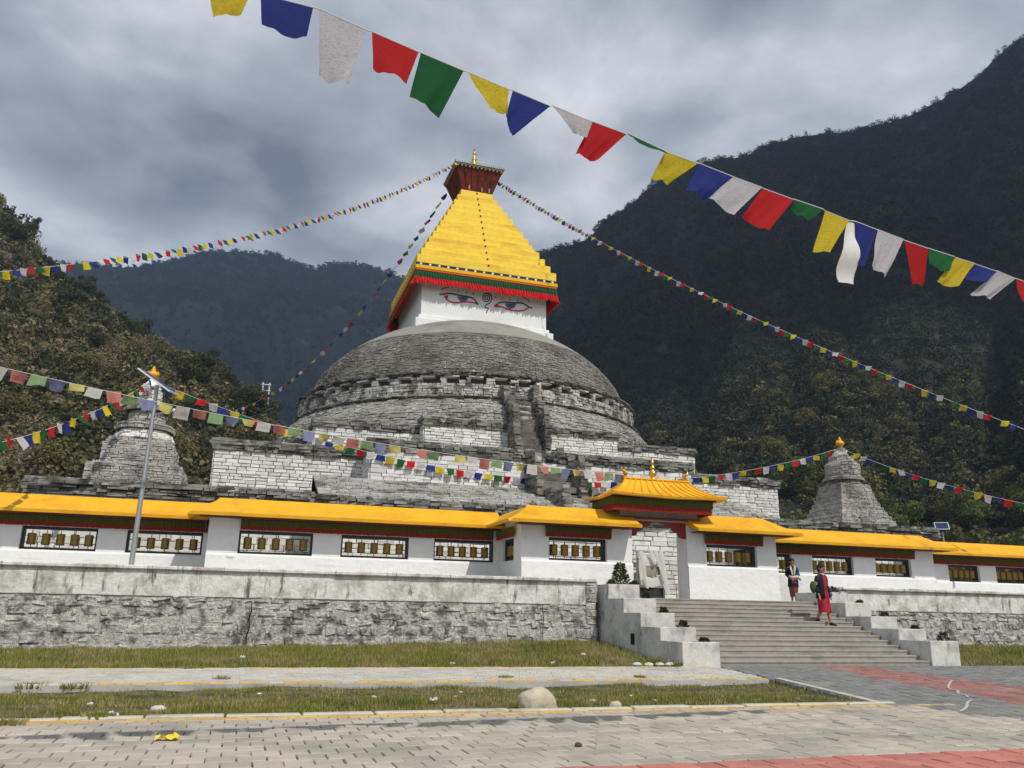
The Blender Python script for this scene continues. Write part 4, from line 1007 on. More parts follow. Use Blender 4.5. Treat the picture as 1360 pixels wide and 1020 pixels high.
# ---------------------------------------------------------------- prayer flags
def flag_mesh(TL, TR, BR, BL, key, nu=7, nv=8, bil=.05, seed=0):
    """bent cloth between four corners with folds; thickness by both-sided cloth"""
    TL, TR, BR, BL = map(Vector, (TL, TR, BR, BL)); nrm = (TR - TL).cross(BL - TL)
    nrm = nrm.normalized() if nrm.length > 1e-6 else -Y3
    b = MB(); sz = (TR - TL).length
    for j in range(nv + 1):
        v = j / nv
        for i in range(nu + 1):
            u = i / nu; p = (TL * (1 - u) + TR * u) * (1 - v) + (BL * (1 - u) + BR * u) * v
            wv = sin(u * 6.5 + seed * 1.7 + v * 2) * v * .6 + sin(u * 3 + seed) * v * v * .8 + mnoise.noise(Vector((u * 2 + seed * 7, v * 2, seed))) * v + .35 * sin(u * 17 + seed * 3 + v * 3) * v * (1 - .4 * v)
            hem = (.025 * sin(u * (5 + seed % 4) + seed) + .03 * mnoise.noise(Vector((u * 5, seed, 3)))) * sz * (v > .99)
            p = p + nrm * (bil * wv) + Z3 * hem; b.v.append(tuple(p))
    b.f = [(j * (nu + 1) + i, j * (nu + 1) + i + 1, (j + 1) * (nu + 1) + i + 1, (j + 1) * (nu + 1) + i) for j in range(nv) for i in range(nu)]
    return b
def splane(x, y):     # vertical plane holding the near string
    d = ray(x, y); k = .137; t = 4.63 / (d.y - k * d.x); return Vector((0, 0, CAMH)) + d * t
NF = [('y', (275, -20), (332, -6), (319, 20), (283, 24)), ('b', (346, -8), (416, 10), (401, 60), (343, 40)), ('w', (424, 12), (487, 40), (459, 119), (423, 103)),
      ('r', (494, 42), (556, 69), (534, 116), (491, 96)), ('g', (559, 70), (616, 94), (581, 158), (541, 131)), ('y', (622, 96), (676, 119), (667, 154), (643, 150)), ('b', (681, 120), (731, 141), (678, 183), (668, 156)),
      ('w', (733, 140), (787, 162), (772, 188), (757, 178)), ('r', (786, 161), (832, 178), (788, 217), (763, 206)), ('g', (833, 177), (882, 200), (878, 211), (834, 191)), ('y', (883, 201), (927, 217), (884, 246), (861, 239)),
      ('b', (929, 217), (972, 234), (932, 268), (902, 258)), ('w', (974, 235), (1012, 249), (972, 286), (937, 264)), ('r', (1013, 250), (1054, 265), (1012, 310), (981, 290)), ('g', (1056, 265), (1094, 278), (1068, 297), (1050, 278)),
      ('y', (1096, 280), (1128, 293), (1093, 338), (1077, 336)), ('b', (1136, 294), (1165, 305), (1144, 356), (1134, 350)), ('w', (1166, 305), (1200, 318), (1168, 370), (1146, 358)), ('r', (1201, 319), (1233, 330), (1224, 379), (1210, 378)),
      ('g', (1234, 330), (1268, 341), (1252, 364), (1228, 352)), ('y', (1269, 342), (1295, 350), (1265, 383), (1241, 375)), ('b', (1296, 351), (1323, 360), (1299, 379), (1278, 371)), ('w', (1325, 360), (1349, 370), (1312, 398), (1288, 391)),
      ('r', (1350, 370), (1378, 380), (1368, 408), (1349, 402))]
xs = [c for f in NF for c in (f[1], f[2])]; p0, p1 = splane(100, -95), splane(1520, 415)
PSTR = thing('prayer_flag_string', 'nearest string of large prayer flags sweeping down across the sky', 'prayer flags', splane(680, 120))
cpts = [Vector((-9, 3.4, 5.9)), splane(-60, -135), splane(100, -85)] + [splane(*c) for c in xs] + [splane(1460, 402), splane(1700, 455)]
MB().tube(cpts, .0045, 5).build('cord', 'paper', PSTR)
for i, (k, a, b_, c, d) in enumerate(NF):
    P = [splane(*q) for q in (a, b_, c, d)]
    off = Vector((.02, -.06, 0)) * (1 if i % 2 else .4); P[2] += off; P[3] += off * (.3 + rnd())
    b = flag_mesh(*P, k, 14, 14, .013 + .006 * (i % 3), i); b.build('flag', 'flag_' + k, PSTR, smooth=True)
KH = MB(); V = []; n = 16      # cream scarf hung on the same string
for k in range(n + 1):
    t = k / n; c = splane(1130 - 4 * t, 296 + 80 * t); wd = .018 + .075 * sin(pi * min(1, t * .62 + .08)); yy = .02 * sin(9 * t)
    V += [tuple(c + X3 * (-wd + .02 * sin(6 * t)) + Y3 * yy), tuple(c + Y3 * (yy - .05 * sin(pi * t) - .01)), tuple(c + X3 * (wd + .015 * sin(5 * t)) + Y3 * yy)]
KH.add(V, [(3 * k + a, 3 * k + a + 1, 3 * k + a + 4, 3 * k + a + 3) for k in range(n) for a in (0, 1)])
KS = KH.build('scarf', 'scarf', smooth=True); tag(KS, 'cream ceremonial scarf knotted on the nearest flag string', 'scarf')
SMALL = {}
for pre in ('farflag_', 'fade_'):
    for k in 'ybwrg':
        for q in range(3):
            b = flag_mesh((0, 0, 0), (1, 0, 0), (1 + U(-.25, .1), U(-.1, .3), -1 + U(-.1, .25)), (U(-.15, .2), U(-.1, .3), -1 + U(-.1, .25)), k, 4, 5, .10, q * 5 + ord(k)); me = b.mesh('flag'); me.materials.append(MT[pre + k]); SMALL[pre, k, q] = me
ORD = 'yrwbg'
def string(label, A, B, sag, pitch, size, order='ygrwb', pre='farflag_', wind=0, skip=0):
    A, B = Vector(A), Vector(B); T = thing('prayer_flag_string', label, 'prayer flags', (A + B) / 2 - Z3 * sag)
    L = (B - A).length * (1 + 2.6 * (sag / max(1, (B - A).length)) ** 2); n = int(L / pitch)
    P = lambda t: A + (B - A) * t - Z3 * (4 * sag * t * (1 - t))
    MB().tube([P(i / 40) for i in range(41)], .006, 4).build('cord', 'paper', T)
    for i in range(skip, n):
        t0, t1 = (i + .08) / n, (i + .90) / n; p, q = P(t0), P(t1); d = q - p; k = order[i % len(order)]
        if rnd() < .02: continue
        o = link('flag', SMALL[pre, k, random.randrange(3)], None, T); hz = Vector((d.x, d.y, 0)).normalized(); sw = U(-.5, .5) + wind; dn = Vector((hz.x * sw * .6, hz.y * sw * .6, -1)) ; dn += Vector((-hz.y, hz.x, 0)) * U(-.45, .45); dn.normalize(); yy = d.cross(dn).normalized()
        s = size * U(.75, 1.1)
        Mx = Matrix((d, yy * s, -dn * s)).transposed().to_4x4(); Mx.translation = p - T.location; o.matrix_parent_inverse = Matrix(); o.matrix_basis = Mx
    return T
CRT = Vector((X0, Y0, 26.9)); cl = CRT + Vector((-1.5, -1.5, 0)); cr = CRT + Vector((1.5, -.2, 0)); cb = Vector((X0 - 1.35, Y0 + 1.3, 26.4))
eL = atD(-60, 366, 23); eR = atD(1440, 600, 31); eB = atD(312, 545, 66)
string('flag string from the spire crown down towards the tree covered hill', cl, eL, 1.2, .27, .25, 'ygrwb')
string('flag string from the spire crown down past the cone shaped corner stupa', cr, eR, .9, .30, .25, 'rgybw')
string('thin flag string from the spire crown down behind the dome', cb, eB, 2.6, .55, .30, 'bygrw')
string('flag string stretched between the two small corner stupas', TL_, TR_, 2.55, .40, .30, 'wbygr')
e5 = atD(-60, 600, 21.5); string('flag string from the square corner stupa down over the yellow wall roof', TL_, e5, .35, .42, .36, 'bwrgy')
e8 = atD(1420, 680, 34); string('flag string leading away from the cone shaped corner stupa', TR_, e8, .3, .42, .30, 'rgywb')
g6 = Vector((GX - 1.0, 21.85, 5.0)); e6 = atD(-40, 478, 19.8)
string('faded flag string tied to the gilt ornament on the gate roof', e6, g6, .30, .36, .25, 'ywrgb', 'fade_')
def flag_pole(p, label):
    T = tag(MB().tube([(p.x, p.y, -.3), (p.x + .02, p.y, p.z * .5), (p.x, p.y, p.z + .4)], [.06, .05, .035], 8).build('flag_pole', 'bark'), label, 'pole'); return T
for p, l in ((eL, 'pole'), (e5, 'pole'), (e6, 'pole')): flag_pole(p, 'wooden pole holding the end of a prayer flag string beside the plaza')
for p in (eR, e8): flag_pole(p, 'wooden pole holding the end of a prayer flag string by the far wall')
for q in (Vector((-9, 3.4, 5.9)), splane(1700, 455)): flag_pole(q, 'wooden pole holding the nearest prayer flag string')
for o in [o for o in col.objects if o.name.startswith('flag_pole')]: o['group'] = 'poles holding prayer flag strings'

# ---------------------------------------------------------------- street lamps, pylon
def solar_lamp(label, base, top, tilt_dir, pw, pl, arm=True, side=None):
    base, top = Vector(base), Vector(top); T = thing('street_lamp', label, 'street lamp', base)
    MB().tube([base, base + (top - base) * .5, top], [.06, .052, .042], 10).build('pole', 'steel', T)
    MB().bbox(base.x - .13, base.x + .13, base.y - .13, base.y + .13, base.z, base.z + .02, .004).build('base_plate', 'steel', T)
    d = Vector(tilt_dir).normalized(); s = Vector(side).normalized() if side else d.cross(Z3).normalized(); n = s.cross(d).normalized()
    if n.z < 0: n = -n
    c = top + Z3 * .08; b = MB(); vs = [c + d * a * pl / 2 + s * e * pw / 2 + n * h for h in (0, .035) for a, e in ((-1, -1), (1, -1), (1, 1), (-1, 1))]
    b.add(vs, [(3, 2, 1, 0), (4, 5, 6, 7), (0, 1, 5, 4), (1, 2, 6, 5), (2, 3, 7, 6), (3, 0, 4, 7)]); P = b.build('solar_panel', 'whitepaint', T)
    b = MB(); vs = [c + d * a * (pl / 2 - .03) + s * e * (pw / 2 - .03) + n * .0385 for a, e in ((-1, -1), (1, -1), (1, 1), (-1, 1))]; b.add(vs, [(0, 1, 2, 3)]); b.build('cells', 'panel', P)
    if arm:
        a0 = top - Z3 * .75; b = MB(); b.tube([a0, a0 + Vector((.25, -.2, .06)), a0 + Vector((.5, -.35, .08))], .025, 8); b.build('arm', 'steel', T)
        b = MB(); q = a0 + Vector((.62, -.42, .08)); b.bbox(q.x - .17, q.x + .17, q.y - .08, q.y + .08, q.z - .04, q.z + .03, .02); b.build('lamp_head', 'whitepaint', T)
    else: b = MB(); q = top - Z3 * .15; b.bbox(q.x - .07, q.x + .07, q.y - .05, q.y + .05, q.z - .05, q.z + .05, .01); b.build('lamp_head', 'frame', T)
    return T
bl = onY(175, 745, 20.9); tl = onY(209, 512, 20.9)
solar_lamp('tall leaning steel street lamp with tilted solar panel in front of the wheel wall', (bl.x, 20.9, 1.84), (tl.x, 20.9, tl.z), (.62, -.12, -.42), .62, .95, True, (.25, .93, .1))
tr = onY(1251, 701, 34); solar_lamp('small solar lamp on a thin post behind the recessed wheel wall', (tr.x + .1, 34, -.3), tr, (.8, -.6, 0), .5, .66, False, (.35, .5, .75))
PY = thing('utility_pole', 'pale H shaped utility pole standing at the edge of the wooded hill', 'utility pole', atD(350, 545, 121))
pb = atD(350, 548, 121); pt = atD(350, 508, 121)
for dx in (-.45, .45): MB().tube([(pb.x + dx, pb.y, pb.z - 9), (pb.x + dx, pb.y, pt.z)], .10, 6).build('pole', 'whitepaint', PY)
for z in (pt.z - .3, pt.z - 1.2): MB().box(pb.x - .7, pb.x + .7, pb.y - .18, pb.y - .10, z - .05, z + .05).build('crossarm', 'whitepaint', PY)

for pl_ in (((1264, 903), (1261, 908), (1260, 912), (1265, 915), (1270, 917), (1276, 921), (1280, 923), (1284, 926)), ((1289, 929), (1286, 933), (1284, 937), (1280, 941), (1277, 945))):
    cs = MB(); cs.ribbon(smooth_pts([onZ(*q, .006) + Vector((U(-.03, .03), U(-.03, .03), 0)) for q in pl_], 4), .035, Z3, .001); cs.build('paving_scar', 'paver_pale', plaza_o)
# ---------------------------------------------------------------- loose things on the ground
def rock(name, label, c, r, m, seed, group=None, cat='rock'):
    random.seed(seed); b = MB(); b.sphere((0, 0, 0), 1, 18, 11)
    V = []
    for v in b.v:
        v = Vector(v); n = 1 + .16 * mnoise.noise(v * 1.3 + Vector((seed, 0, 0))) + .07 * mnoise.noise(v * 3.1 + Vector((0, seed, 0))); v = Vector((v.x * r[0], v.y * r[1], v.z * r[2])) * n; V.append((v.x, v.y, max(v.z, -.35 * r[2])))
    b.v = V; o = b.build(name, m, smooth=True); o.location = (c[0], c[1], c[2]); tag(o, label, cat, group); return o
q = onZ(722, 940, 0); rock('boulder', 'rounded pale boulder lying in the grass strip behind the yellow edging', (q.x, q.y + .22, .01), (.24, .20, .20), 'boulder', 3)
q = onZ(822, 938, 0); rock('stone', 'smaller pale stone in the grass strip beside the boulder', (q.x, q.y + .1, -.02), (.085, .07, .07), 'boulder', 5)
k = 0
for px, py, s in ((210, 944, .09), (497, 925, .04), (605, 929, .04), (788, 934, .05), (838, 927, .03), (870, 934, .04), (1060, 931, .05), (612, 918, .03), (345, 920, .035), (120, 936, .04)):
    q = onZ(px, py, -.04); rock('stone', 'small pale stone scattered in the grass strip', (q.x, q.y, strip_z(q.x, q.y) + s * .2), (s, s * .8, s * .55), 'pebble', 20 + k, 'small stones in the grass strip', 'stone'); k += 1
q = onZ(855, 884, 0)
for i, dx in enumerate((0, .28, .5, -.25, .78)):
    rock('stone', 'rough stone at the foot of the leafy planter', (q.x + dx, 16.42 + .05 * (i % 2), .03), (.11, .07, .05), 'pebble', 60 + i, 'stones at the planter foot', 'stone')
for i, (px, py, s) in enumerate(((1190, 871, .12), (1285, 876, .14))):
    q = onZ(px + 90, py, .05); rock('stone', 'flat pale stone in the grass beside the right hand planter', (q.x + i * .6, q.y + .4, .06), (s * 1.4, s, s * .6), 'pebble', 70 + i, 'flat stones in the grass', 'stone')
def crumple(name, label, c, s, m, seed, cat='litter', group=None):
    random.seed(seed); V = []; n = 7
    for j in range(n):
        for i in range(n):
            V.append((c[0] + (i / 6 - .5) * s[0] + U(-.01, .01), c[1] + (j / 6 - .5) * s[1] + U(-.01, .01), c[2] + .006 + s[2] * abs(mnoise.noise(Vector((i * .7, j * .7, seed)))) * 1.6))
    b = MB().add(V, [(j * n + i, j * n + i + 1, (j + 1) * n + i + 1, (j + 1) * n + i) for j in range(n - 1) for i in range(n - 1)]); o = b.build(name, m); tag(o, label, cat, group); return o
q = onZ(222, 983); crumple('wrapper', 'crumpled yellow wrapper lying on the grey pavers', (q.x, q.y, 0), (.18, .11, .05), 'litter_y', 4)
k = 0
for px, py, zz in ((151, 948, 0), (601, 884, .0), (734, 884, 0), (776, 855, .2), (806, 864, .16), (575, 937, -.02), (322, 873, .1), (775, 876, .05)):
    q = onZ(px, py, zz); crumple('paper_scrap', 'scrap of white paper litter lying in the grass', (q.x, q.y, strip_z(q.x, q.y) + .03), (.09, .06, .05), 'paper', 30 + k, 'litter', 'white paper scraps in the grass'); k += 1
q = onZ(768, 991); rock('stone', 'small brown stone lying alone on the grey pavers', (q.x, q.y, .008), (.032, .026, .022), 'bark', 44, None, 'stone')
# low weeds growing between path, edging and planters
def tuft(c, n, h, spread, m, name='weed', label='', group=None, leaf=.014):
    V = []
    for _ in range(n):
        a = rnd() * 2 * pi; r = rnd() * spread; x, y = c[0] + cos(a) * r, c[1] + sin(a) * r; hh = h * U(.5, 1.1); b_ = rnd() * pi; l = U(.2, .7) * hh
        V += [(x - cos(b_) * leaf, y - sin(b_) * leaf, c[2]), (x + cos(b_) * leaf, y + sin(b_) * leaf, c[2]), (x + cos(a) * l, y + sin(a) * l, c[2] + hh)]
    o = link(name, fast_mesh(name, V, np.arange(len(V)).reshape(-1, 3)), m); tag(o, label, 'weed', group); return o
for px, py, zz, n, h, s in ((130, 953, 0, 260, .06, .16), (5, 962, 0, 200, .05, .2), (40, 914, -.05, 220, .09, .22), (100, 914, -.05, 180, .08, .2), (255, 888, .0, 120, .05, .2), (672, 900, .0, 160, .04, .12), (850, 900, 0, 100, .05, .1), (295, 905, -.03, 120, .09, .12), (870, 882, .03, 160, .16, .2), (900, 884, .03, 90, .1, .12)):
    q = onZ(px, py, zz); tuft((q.x, q.y, zz), n, h, s, 'grass', label='tuft of weeds growing along a paving edge', group='weeds along the paving')

# ---------------------------------------------------------------- plants in the planters
def plant(c, h, w_, n, m, label, leaf=.035, group=None, stem=True):
    T = thing('planter_shrub', label, 'plant', c, group)
    if stem:
        b = MB(); b.tube([(c[0], c[1], c[2] - .12), (c[0] + .01, c[1], c[2] + h * .5), (c[0], c[1], c[2] + h * .95)], [.018, .012, .004], 6)
        for i in range(9):
            a = i * 2.4; z = c[2] + h * (.2 + .07 * i); b.tube([(c[0], c[1], z), (c[0] + cos(a) * w_ * .7, c[1] + sin(a) * w_ * .7, z + h * .16)], [.008, .003], 4)
        b.build('stem', 'bark', T)
    V = []
    for i in range(n):
        t = rnd(); a = i * 2.4 + U(-.4, .4); z = c[2] + h * (.12 + .9 * t); r = w_ * (1.05 - .75 * t) * U(.3, 1.05); p = Vector((c[0] + cos(a) * r, c[1] + sin(a) * r, z)); d = Vector((cos(a) + U(-.6, .6), sin(a) + U(-.6, .6), U(.0, 1.3))).normalized(); s = d.cross(Vector((U(-1, 1), U(-1, 1), U(-1, 1)))).normalized() * leaf * .36; l = leaf * U(.7, 1.5)
        V += [p - s * .3, p + d * l * .5 + s, p + d * l, p + d * l * .5 - s]
    link('foliage', fast_mesh('foliage', [tuple(v) for v in V], np.arange(len(V)).reshape(-1, 4)), m, T); return T
plant((9.62, 20.4, 1.70), .62, .26, 900, 'leaf_green', 'leafy upright shrub on the top planter block beside the gate', .06)
for i, dx in enumerate((-.32, .36)): plant((9.6 + dx, 20.25, 1.70), .17, .15, 300, 'leaf_green', 'low leafy clump at the foot of the planter shrub', .05, 'clumps under the shrub', False)
for i, (y, z, h, w_) in enumerate(((19.3, 1.34, .24, .12), (18.42, 1.0, .2, .12), (17.5, .69, .22, .13), (16.6, .41, .15, .16))):
    plant((9.82, y, z), h, w_, 260, 'leaf_dark', 'small dark plant in a lower block of the leafy planter', .05, 'small plants in the left planter', False)
for i, (y, z, h, w_) in enumerate(((20.35, 1.69, .2, .3), (19.42, 1.36, .14, .12), (18.5, 1.01, .18, .16), (17.5, .72, .16, .12), (16.62, .47, .26, .16))):
    plant((16.42 if i else 16.2, y, z), h, w_, 260, 'leaf_dark', 'small dark plant in the planter without a tall shrub', .05, 'small plants in the right planter', False)
# ---------------------------------------------------------------- people
def skin_body(name, verts, edges, radii, parent, m, root=0, sub=2):
    me = bpy.data.meshes.new(name); me.from_pydata([tuple(v) for v in verts], edges, []); me.update()
    o = link(name, me, m, parent); md = o.modifiers.new('skin', 'SKIN'); md.use_smooth_shade = True; md.branch_smoothing = .3
    for i, r in enumerate(radii):
        sv = me.skin_vertices[0].data[i]; sv.radius = r if isinstance(r, tuple) else (r, r); sv.use_root = (i == root)
    s = o.modifiers.new('sub', 'SUBSURF'); s.levels = sub; s.render_levels = sub
    return o
def loft(rings, m, name, parent, seg=20, cap=False, fold=0, smooth=True):
    """rings: (centre, rx, ry, yawdir) ellipses stacked into a garment shell"""
    b = MB()
    for c, rx, ry, dx in rings:
        c = Vector(c); ux = Vector(dx).normalized(); uy = Z3.cross(ux)
        for i in range(seg):
            a = 2 * pi * i / seg; f = 1 + fold * sin(a * 5 + c.z * 3)
            b.v.append(tuple(c + ux * rx * cos(a) * f + uy * ry * sin(a) * f))
    n = len(rings); b.f = [(k * seg + i, k * seg + (i + 1) % seg, (k + 1) * seg + (i + 1) % seg, (k + 1) * seg + i) for k in range(n - 1) for i in range(seg)]
    if cap: b.f += [tuple(range(seg))[::-1], tuple((n - 1) * seg + i for i in range(seg))]
    return b.build(name, m, parent, smooth=smooth)
def person(label, base, face, H_, pose, dress):
    """base: point under the body; face: horizontal facing; pose in local frame (x = right of person, y = forward, z up) as fractions of height"""
    T = thing('person', label, 'person', base); f = Vector((face[0], face[1], 0)).normalized(); r = f.cross(Z3)
    def W(p): return Vector(base) + (r * p[0] + f * p[1] + Z3 * p[2]) * H_
    J = pose; V = []; E_ = []; R_ = []
    def add(p, rad, par=None):
        V.append(W(p)); R_.append(rad * H_ if not isinstance(rad, tuple) else (rad[0] * H_, rad[1] * H_))
        if par is not None: E_.append((par, len(V) - 1))
        return len(V) - 1
    pel = add((0, 0, .52), (.085, .065)); sp1 = add((0, .005, .62), (.075, .06), pel); ch = add((0, .01, .73), (.088, .066), sp1); nk = add((0, .005, .82), (.045, .045), ch); nk2 = add((0, .012, .855), (.030, .030), nk)
    hd = J.get('head', (0, .02, .93)); h1 = add((hd[0], hd[1], .895), (.044, .050), nk2); h2 = add((hd[0], hd[1] + .002, .935), (.052, .058), h1); h3 = add((hd[0], hd[1] - .004, .975), (.040, .046), h2)
    for sg, s in ((-1, 'L'), (1, 'R')):
        sh = add((sg * .095, 0, .795), .036, ch); el = J['elbow' + s]; wr = J['wrist' + s]; e_ = add(el, .028, sh); mid = add(tuple((a + b) / 2 for a, b in zip(el, wr)), .025, e_); w_ = add(wr, .017, mid)
        d = (Vector(wr) - Vector(el)).normalized(); pm = Vector(wr) + d * .035; pa = add(tuple(pm), (.022, .013), w_); sd = Vector((1, 0, 0)) if abs(d.x) < .8 else Vector((0, 1, 0)); sd = (sd - d * sd.dot(d)).normalized()
        nrm = d.cross(sd)
        for q, (o_, l) in enumerate(((-.017, .036), (-.006, .044), (.006, .041), (.016, .032))):
            k1 = add(tuple(pm + sd * o_ + d * .022), .0058, pa); k2 = add(tuple(pm + sd * o_ + d * (.022 + l * .55) + nrm * .006), .0052, k1); add(tuple(pm + sd * o_ * .9 + d * (.022 + l) + nrm * .016), .0045, k2)
        t1 = add(tuple(pm + sd * (-sg * .020) - d * .012), .0065, pa); add(tuple(pm + sd * (-sg * .034) + d * .012 + nrm * .010), .0055, t1)
        hp = add((sg * .05, 0, .50), .058, pel); kn = J['knee' + s]; an = J['ankle' + s]; k_ = add(kn, .036, hp); cm = add((kn[0] * .55 + an[0] * .45, kn[1] * .55 + an[1] * .45 - .012, kn[2] * .55 + an[2] * .45), .034, k_); a_ = add(an, .021, cm)
        toe = J.get('toe' + s, (an[0], an[1] + .085, an[2] - .028)); add(((an[0] + toe[0]) / 2, (an[1] + toe[1]) / 2, (an[2] + toe[2]) / 2 - .006), .021, a_); add(toe, .016, len(V) - 1)
    body = skin_body('body', V, E_, R_, T, 'skin')
    hc = W((hd[0], hd[1], .94)); q = H_
    # face: eyes, nose, mouth, ears; hair
    for sg in (-1, 1):
        MB().sphere(W((hd[0] + sg * .021, hd[1] + .050, .938)), .0075 * q, 8, 6).build('eye', 'hair', T); MB().sphere(W((hd[0] + sg * .055, hd[1] - .002, .930)), (.008 * q, .012 * q, .018 * q), 8, 6).build('ear', 'skin', T)
    MB().tube([W((hd[0], hd[1] + .054, .944)), W((hd[0], hd[1] + .066, .922)), W((hd[0], hd[1] + .056, .915))], [.006 * q, .010 * q, .006 * q], 6).build('nose', 'skin', T)
    MB().ribbon([W((hd[0] - .016, hd[1] + .054, .899)), W((hd[0], hd[1] + .058, .898)), W((hd[0] + .016, hd[1] + .054, .899))], .010 * q, f, .003).build('mouth', 'maroon', T)
    b = MB(); b.sphere((0, 0, 0), 1, 16, 12); V2 = []
    for v in b.v:
        v = Vector(v); front = v.y > .25 and v.z < .35; s = .90 if front else 1.06; V2.append(tuple(W((hd[0] + v.x * .060 * s, hd[1] - .008 + v.y * .063 * s, .948 + v.z * .060 * s - (.035 if (v.y < -.1 and v.z < 0) else 0)))))
    b.v = V2; b.build('hair', 'hair', T, smooth=True)
    if J.get('longhair'):
        b = MB(); b.tube([W((hd[0], hd[1] - .05, .95)), W((hd[0], hd[1] - .066, .90)), W((0, -.062, .83)), W((0, -.068, .76))], [.045 * q, .05 * q, .042 * q, .015 * q], 10); b.build('hair_length', 'hair', T, smooth=True)
    dress(T, W, r, f, q, J); return T
def shoe(T, W, an, toe, q, m='shoe'):
    b = MB(); b.tube([W((an[0], an[1] - .022, an[2] - .022)), W((an[0], an[1] + .02, an[2] - .012)), W(((an[0] + toe[0]) / 2, (an[1] + toe[1]) / 2, (an[2] + toe[2]) / 2 - .008)), W((toe[0], toe[1] + .018, toe[2] - .006))], [.020 * q, .028 * q, .027 * q, .015 * q], 8); b.build('shoe', m, T, smooth=True)
def sleeve(T, W, a, e, w_, q, m, rr=(.044, .038, .030)):
    b = MB(); e2 = tuple((x + y) / 2 for x, y in zip(e, w_)); b.tube([W(a), W(tuple((x + y) / 2 for x, y in zip(a, e))), W(e), W(e2), W(tuple(x * .12 + y * .88 for x, y in zip(e, w_)))], [rr[0] * q, rr[0] * q, rr[1] * q, rr[1] * q, rr[2] * q], 12); b.build('sleeve', m, T, smooth=True)
# woman in crimson, stepping down the stairs
P1 = dict(head=(.015, .022, .93), elbowL=(-.135, -.02, .63), wristL=(-.12, .05, .505), elbowR=(.14, -.03, .64), wristR=(.15, .03, .50), kneeL=(-.05, .065, .285), ankleL=(-.045, .085, .045), kneeR=(.05, .01, .275), ankleR=(.05, -.10, .105), toeR=(.05, -.055, .045))
def dress1(T, W, r, f, q, J):
    loft([(W((0, .02, .215)), .112 * q, .098 * q, r), (W((0, .02, .30)), .108 * q, .095 * q, r), (W((0, .01, .42)), .110 * q, .092 * q, r), (W((0, .005, .53)), .104 * q, .082 * q, r), (W((0, .006, .62)), .090 * q, .072 * q, r), (W((0, .012, .73)), .100 * q, .076 * q, r), (W((0, .008, .80)), .085 * q, .055 * q, r), (W((0, .008, .832)), .05 * q, .045 * q, r)], 'pinkcloth', 'dress', T, 28, fold=.03)
    b = MB(); seg = 22      # open black jacket: shell with a gap at the front
    lv = [(.44, .128, .110), (.55, .120, .102), (.65, .108, .090), (.74, .116, .090), (.805, .100, .068), (.835, .060, .054)]
    for z, rx, ry in lv:
        for i in range(seg):
            a = pi / 2 + .55 + (2 * pi - 1.1) * i / (seg - 1); b.v.append(tuple(W((rx * cos(a), .006 + ry * sin(a), z))))
    b.f = [(k * seg + i, k * seg + i + 1, (k + 1) * seg + i + 1, (k + 1) * seg + i) for k in range(len(lv) - 1) for i in range(seg - 1)]; j = b.build('jacket', 'jacket', T, smooth=True); j.modifiers.new('t', 'SOLIDIFY').thickness = .012
    for sg, s in ((-1, 'L'), (1, 'R')): sleeve(T, W, (sg * .09, 0, .795), J['elbow' + s], J['wrist' + s], q, 'jacket')
    loft([(W((0, .01, .822)), .058 * q, .052 * q, r), (W((0, .012, .845)), .050 * q, .048 * q, r)], 'cream', 'collar', T, 16)
    b = MB(); b.sphere(W((.17, -.05, .62)), (.055 * q, .05 * q, .10 * q), 12, 8); b.build('shoulder_bag', 'greencloth', T, smooth=True)
    b = MB(); c = W((-.11, .06, .50)); b.sphere(c, (.05 * q, .04 * q, .045 * q), 10, 7); b.build('blue_pouch', 'bluecloth', T, smooth=True)
    for s in 'LR': an = J['ankle' + s]; shoe(T, W, an, J.get('toe' + s, (an[0], an[1] + .085, an[2] - .028)), q)
zst = lambda i: i * RIS
yw = Y00 + 8 * TRD; st8 = zst(8)
pw = onY(1098, 826, yw - .1)
person('person in a crimson dress and open black jacket stepping down the stairs', (pw.x, yw - .02, st8 - .0), (.30, -.95), 1.58, P1, dress1)
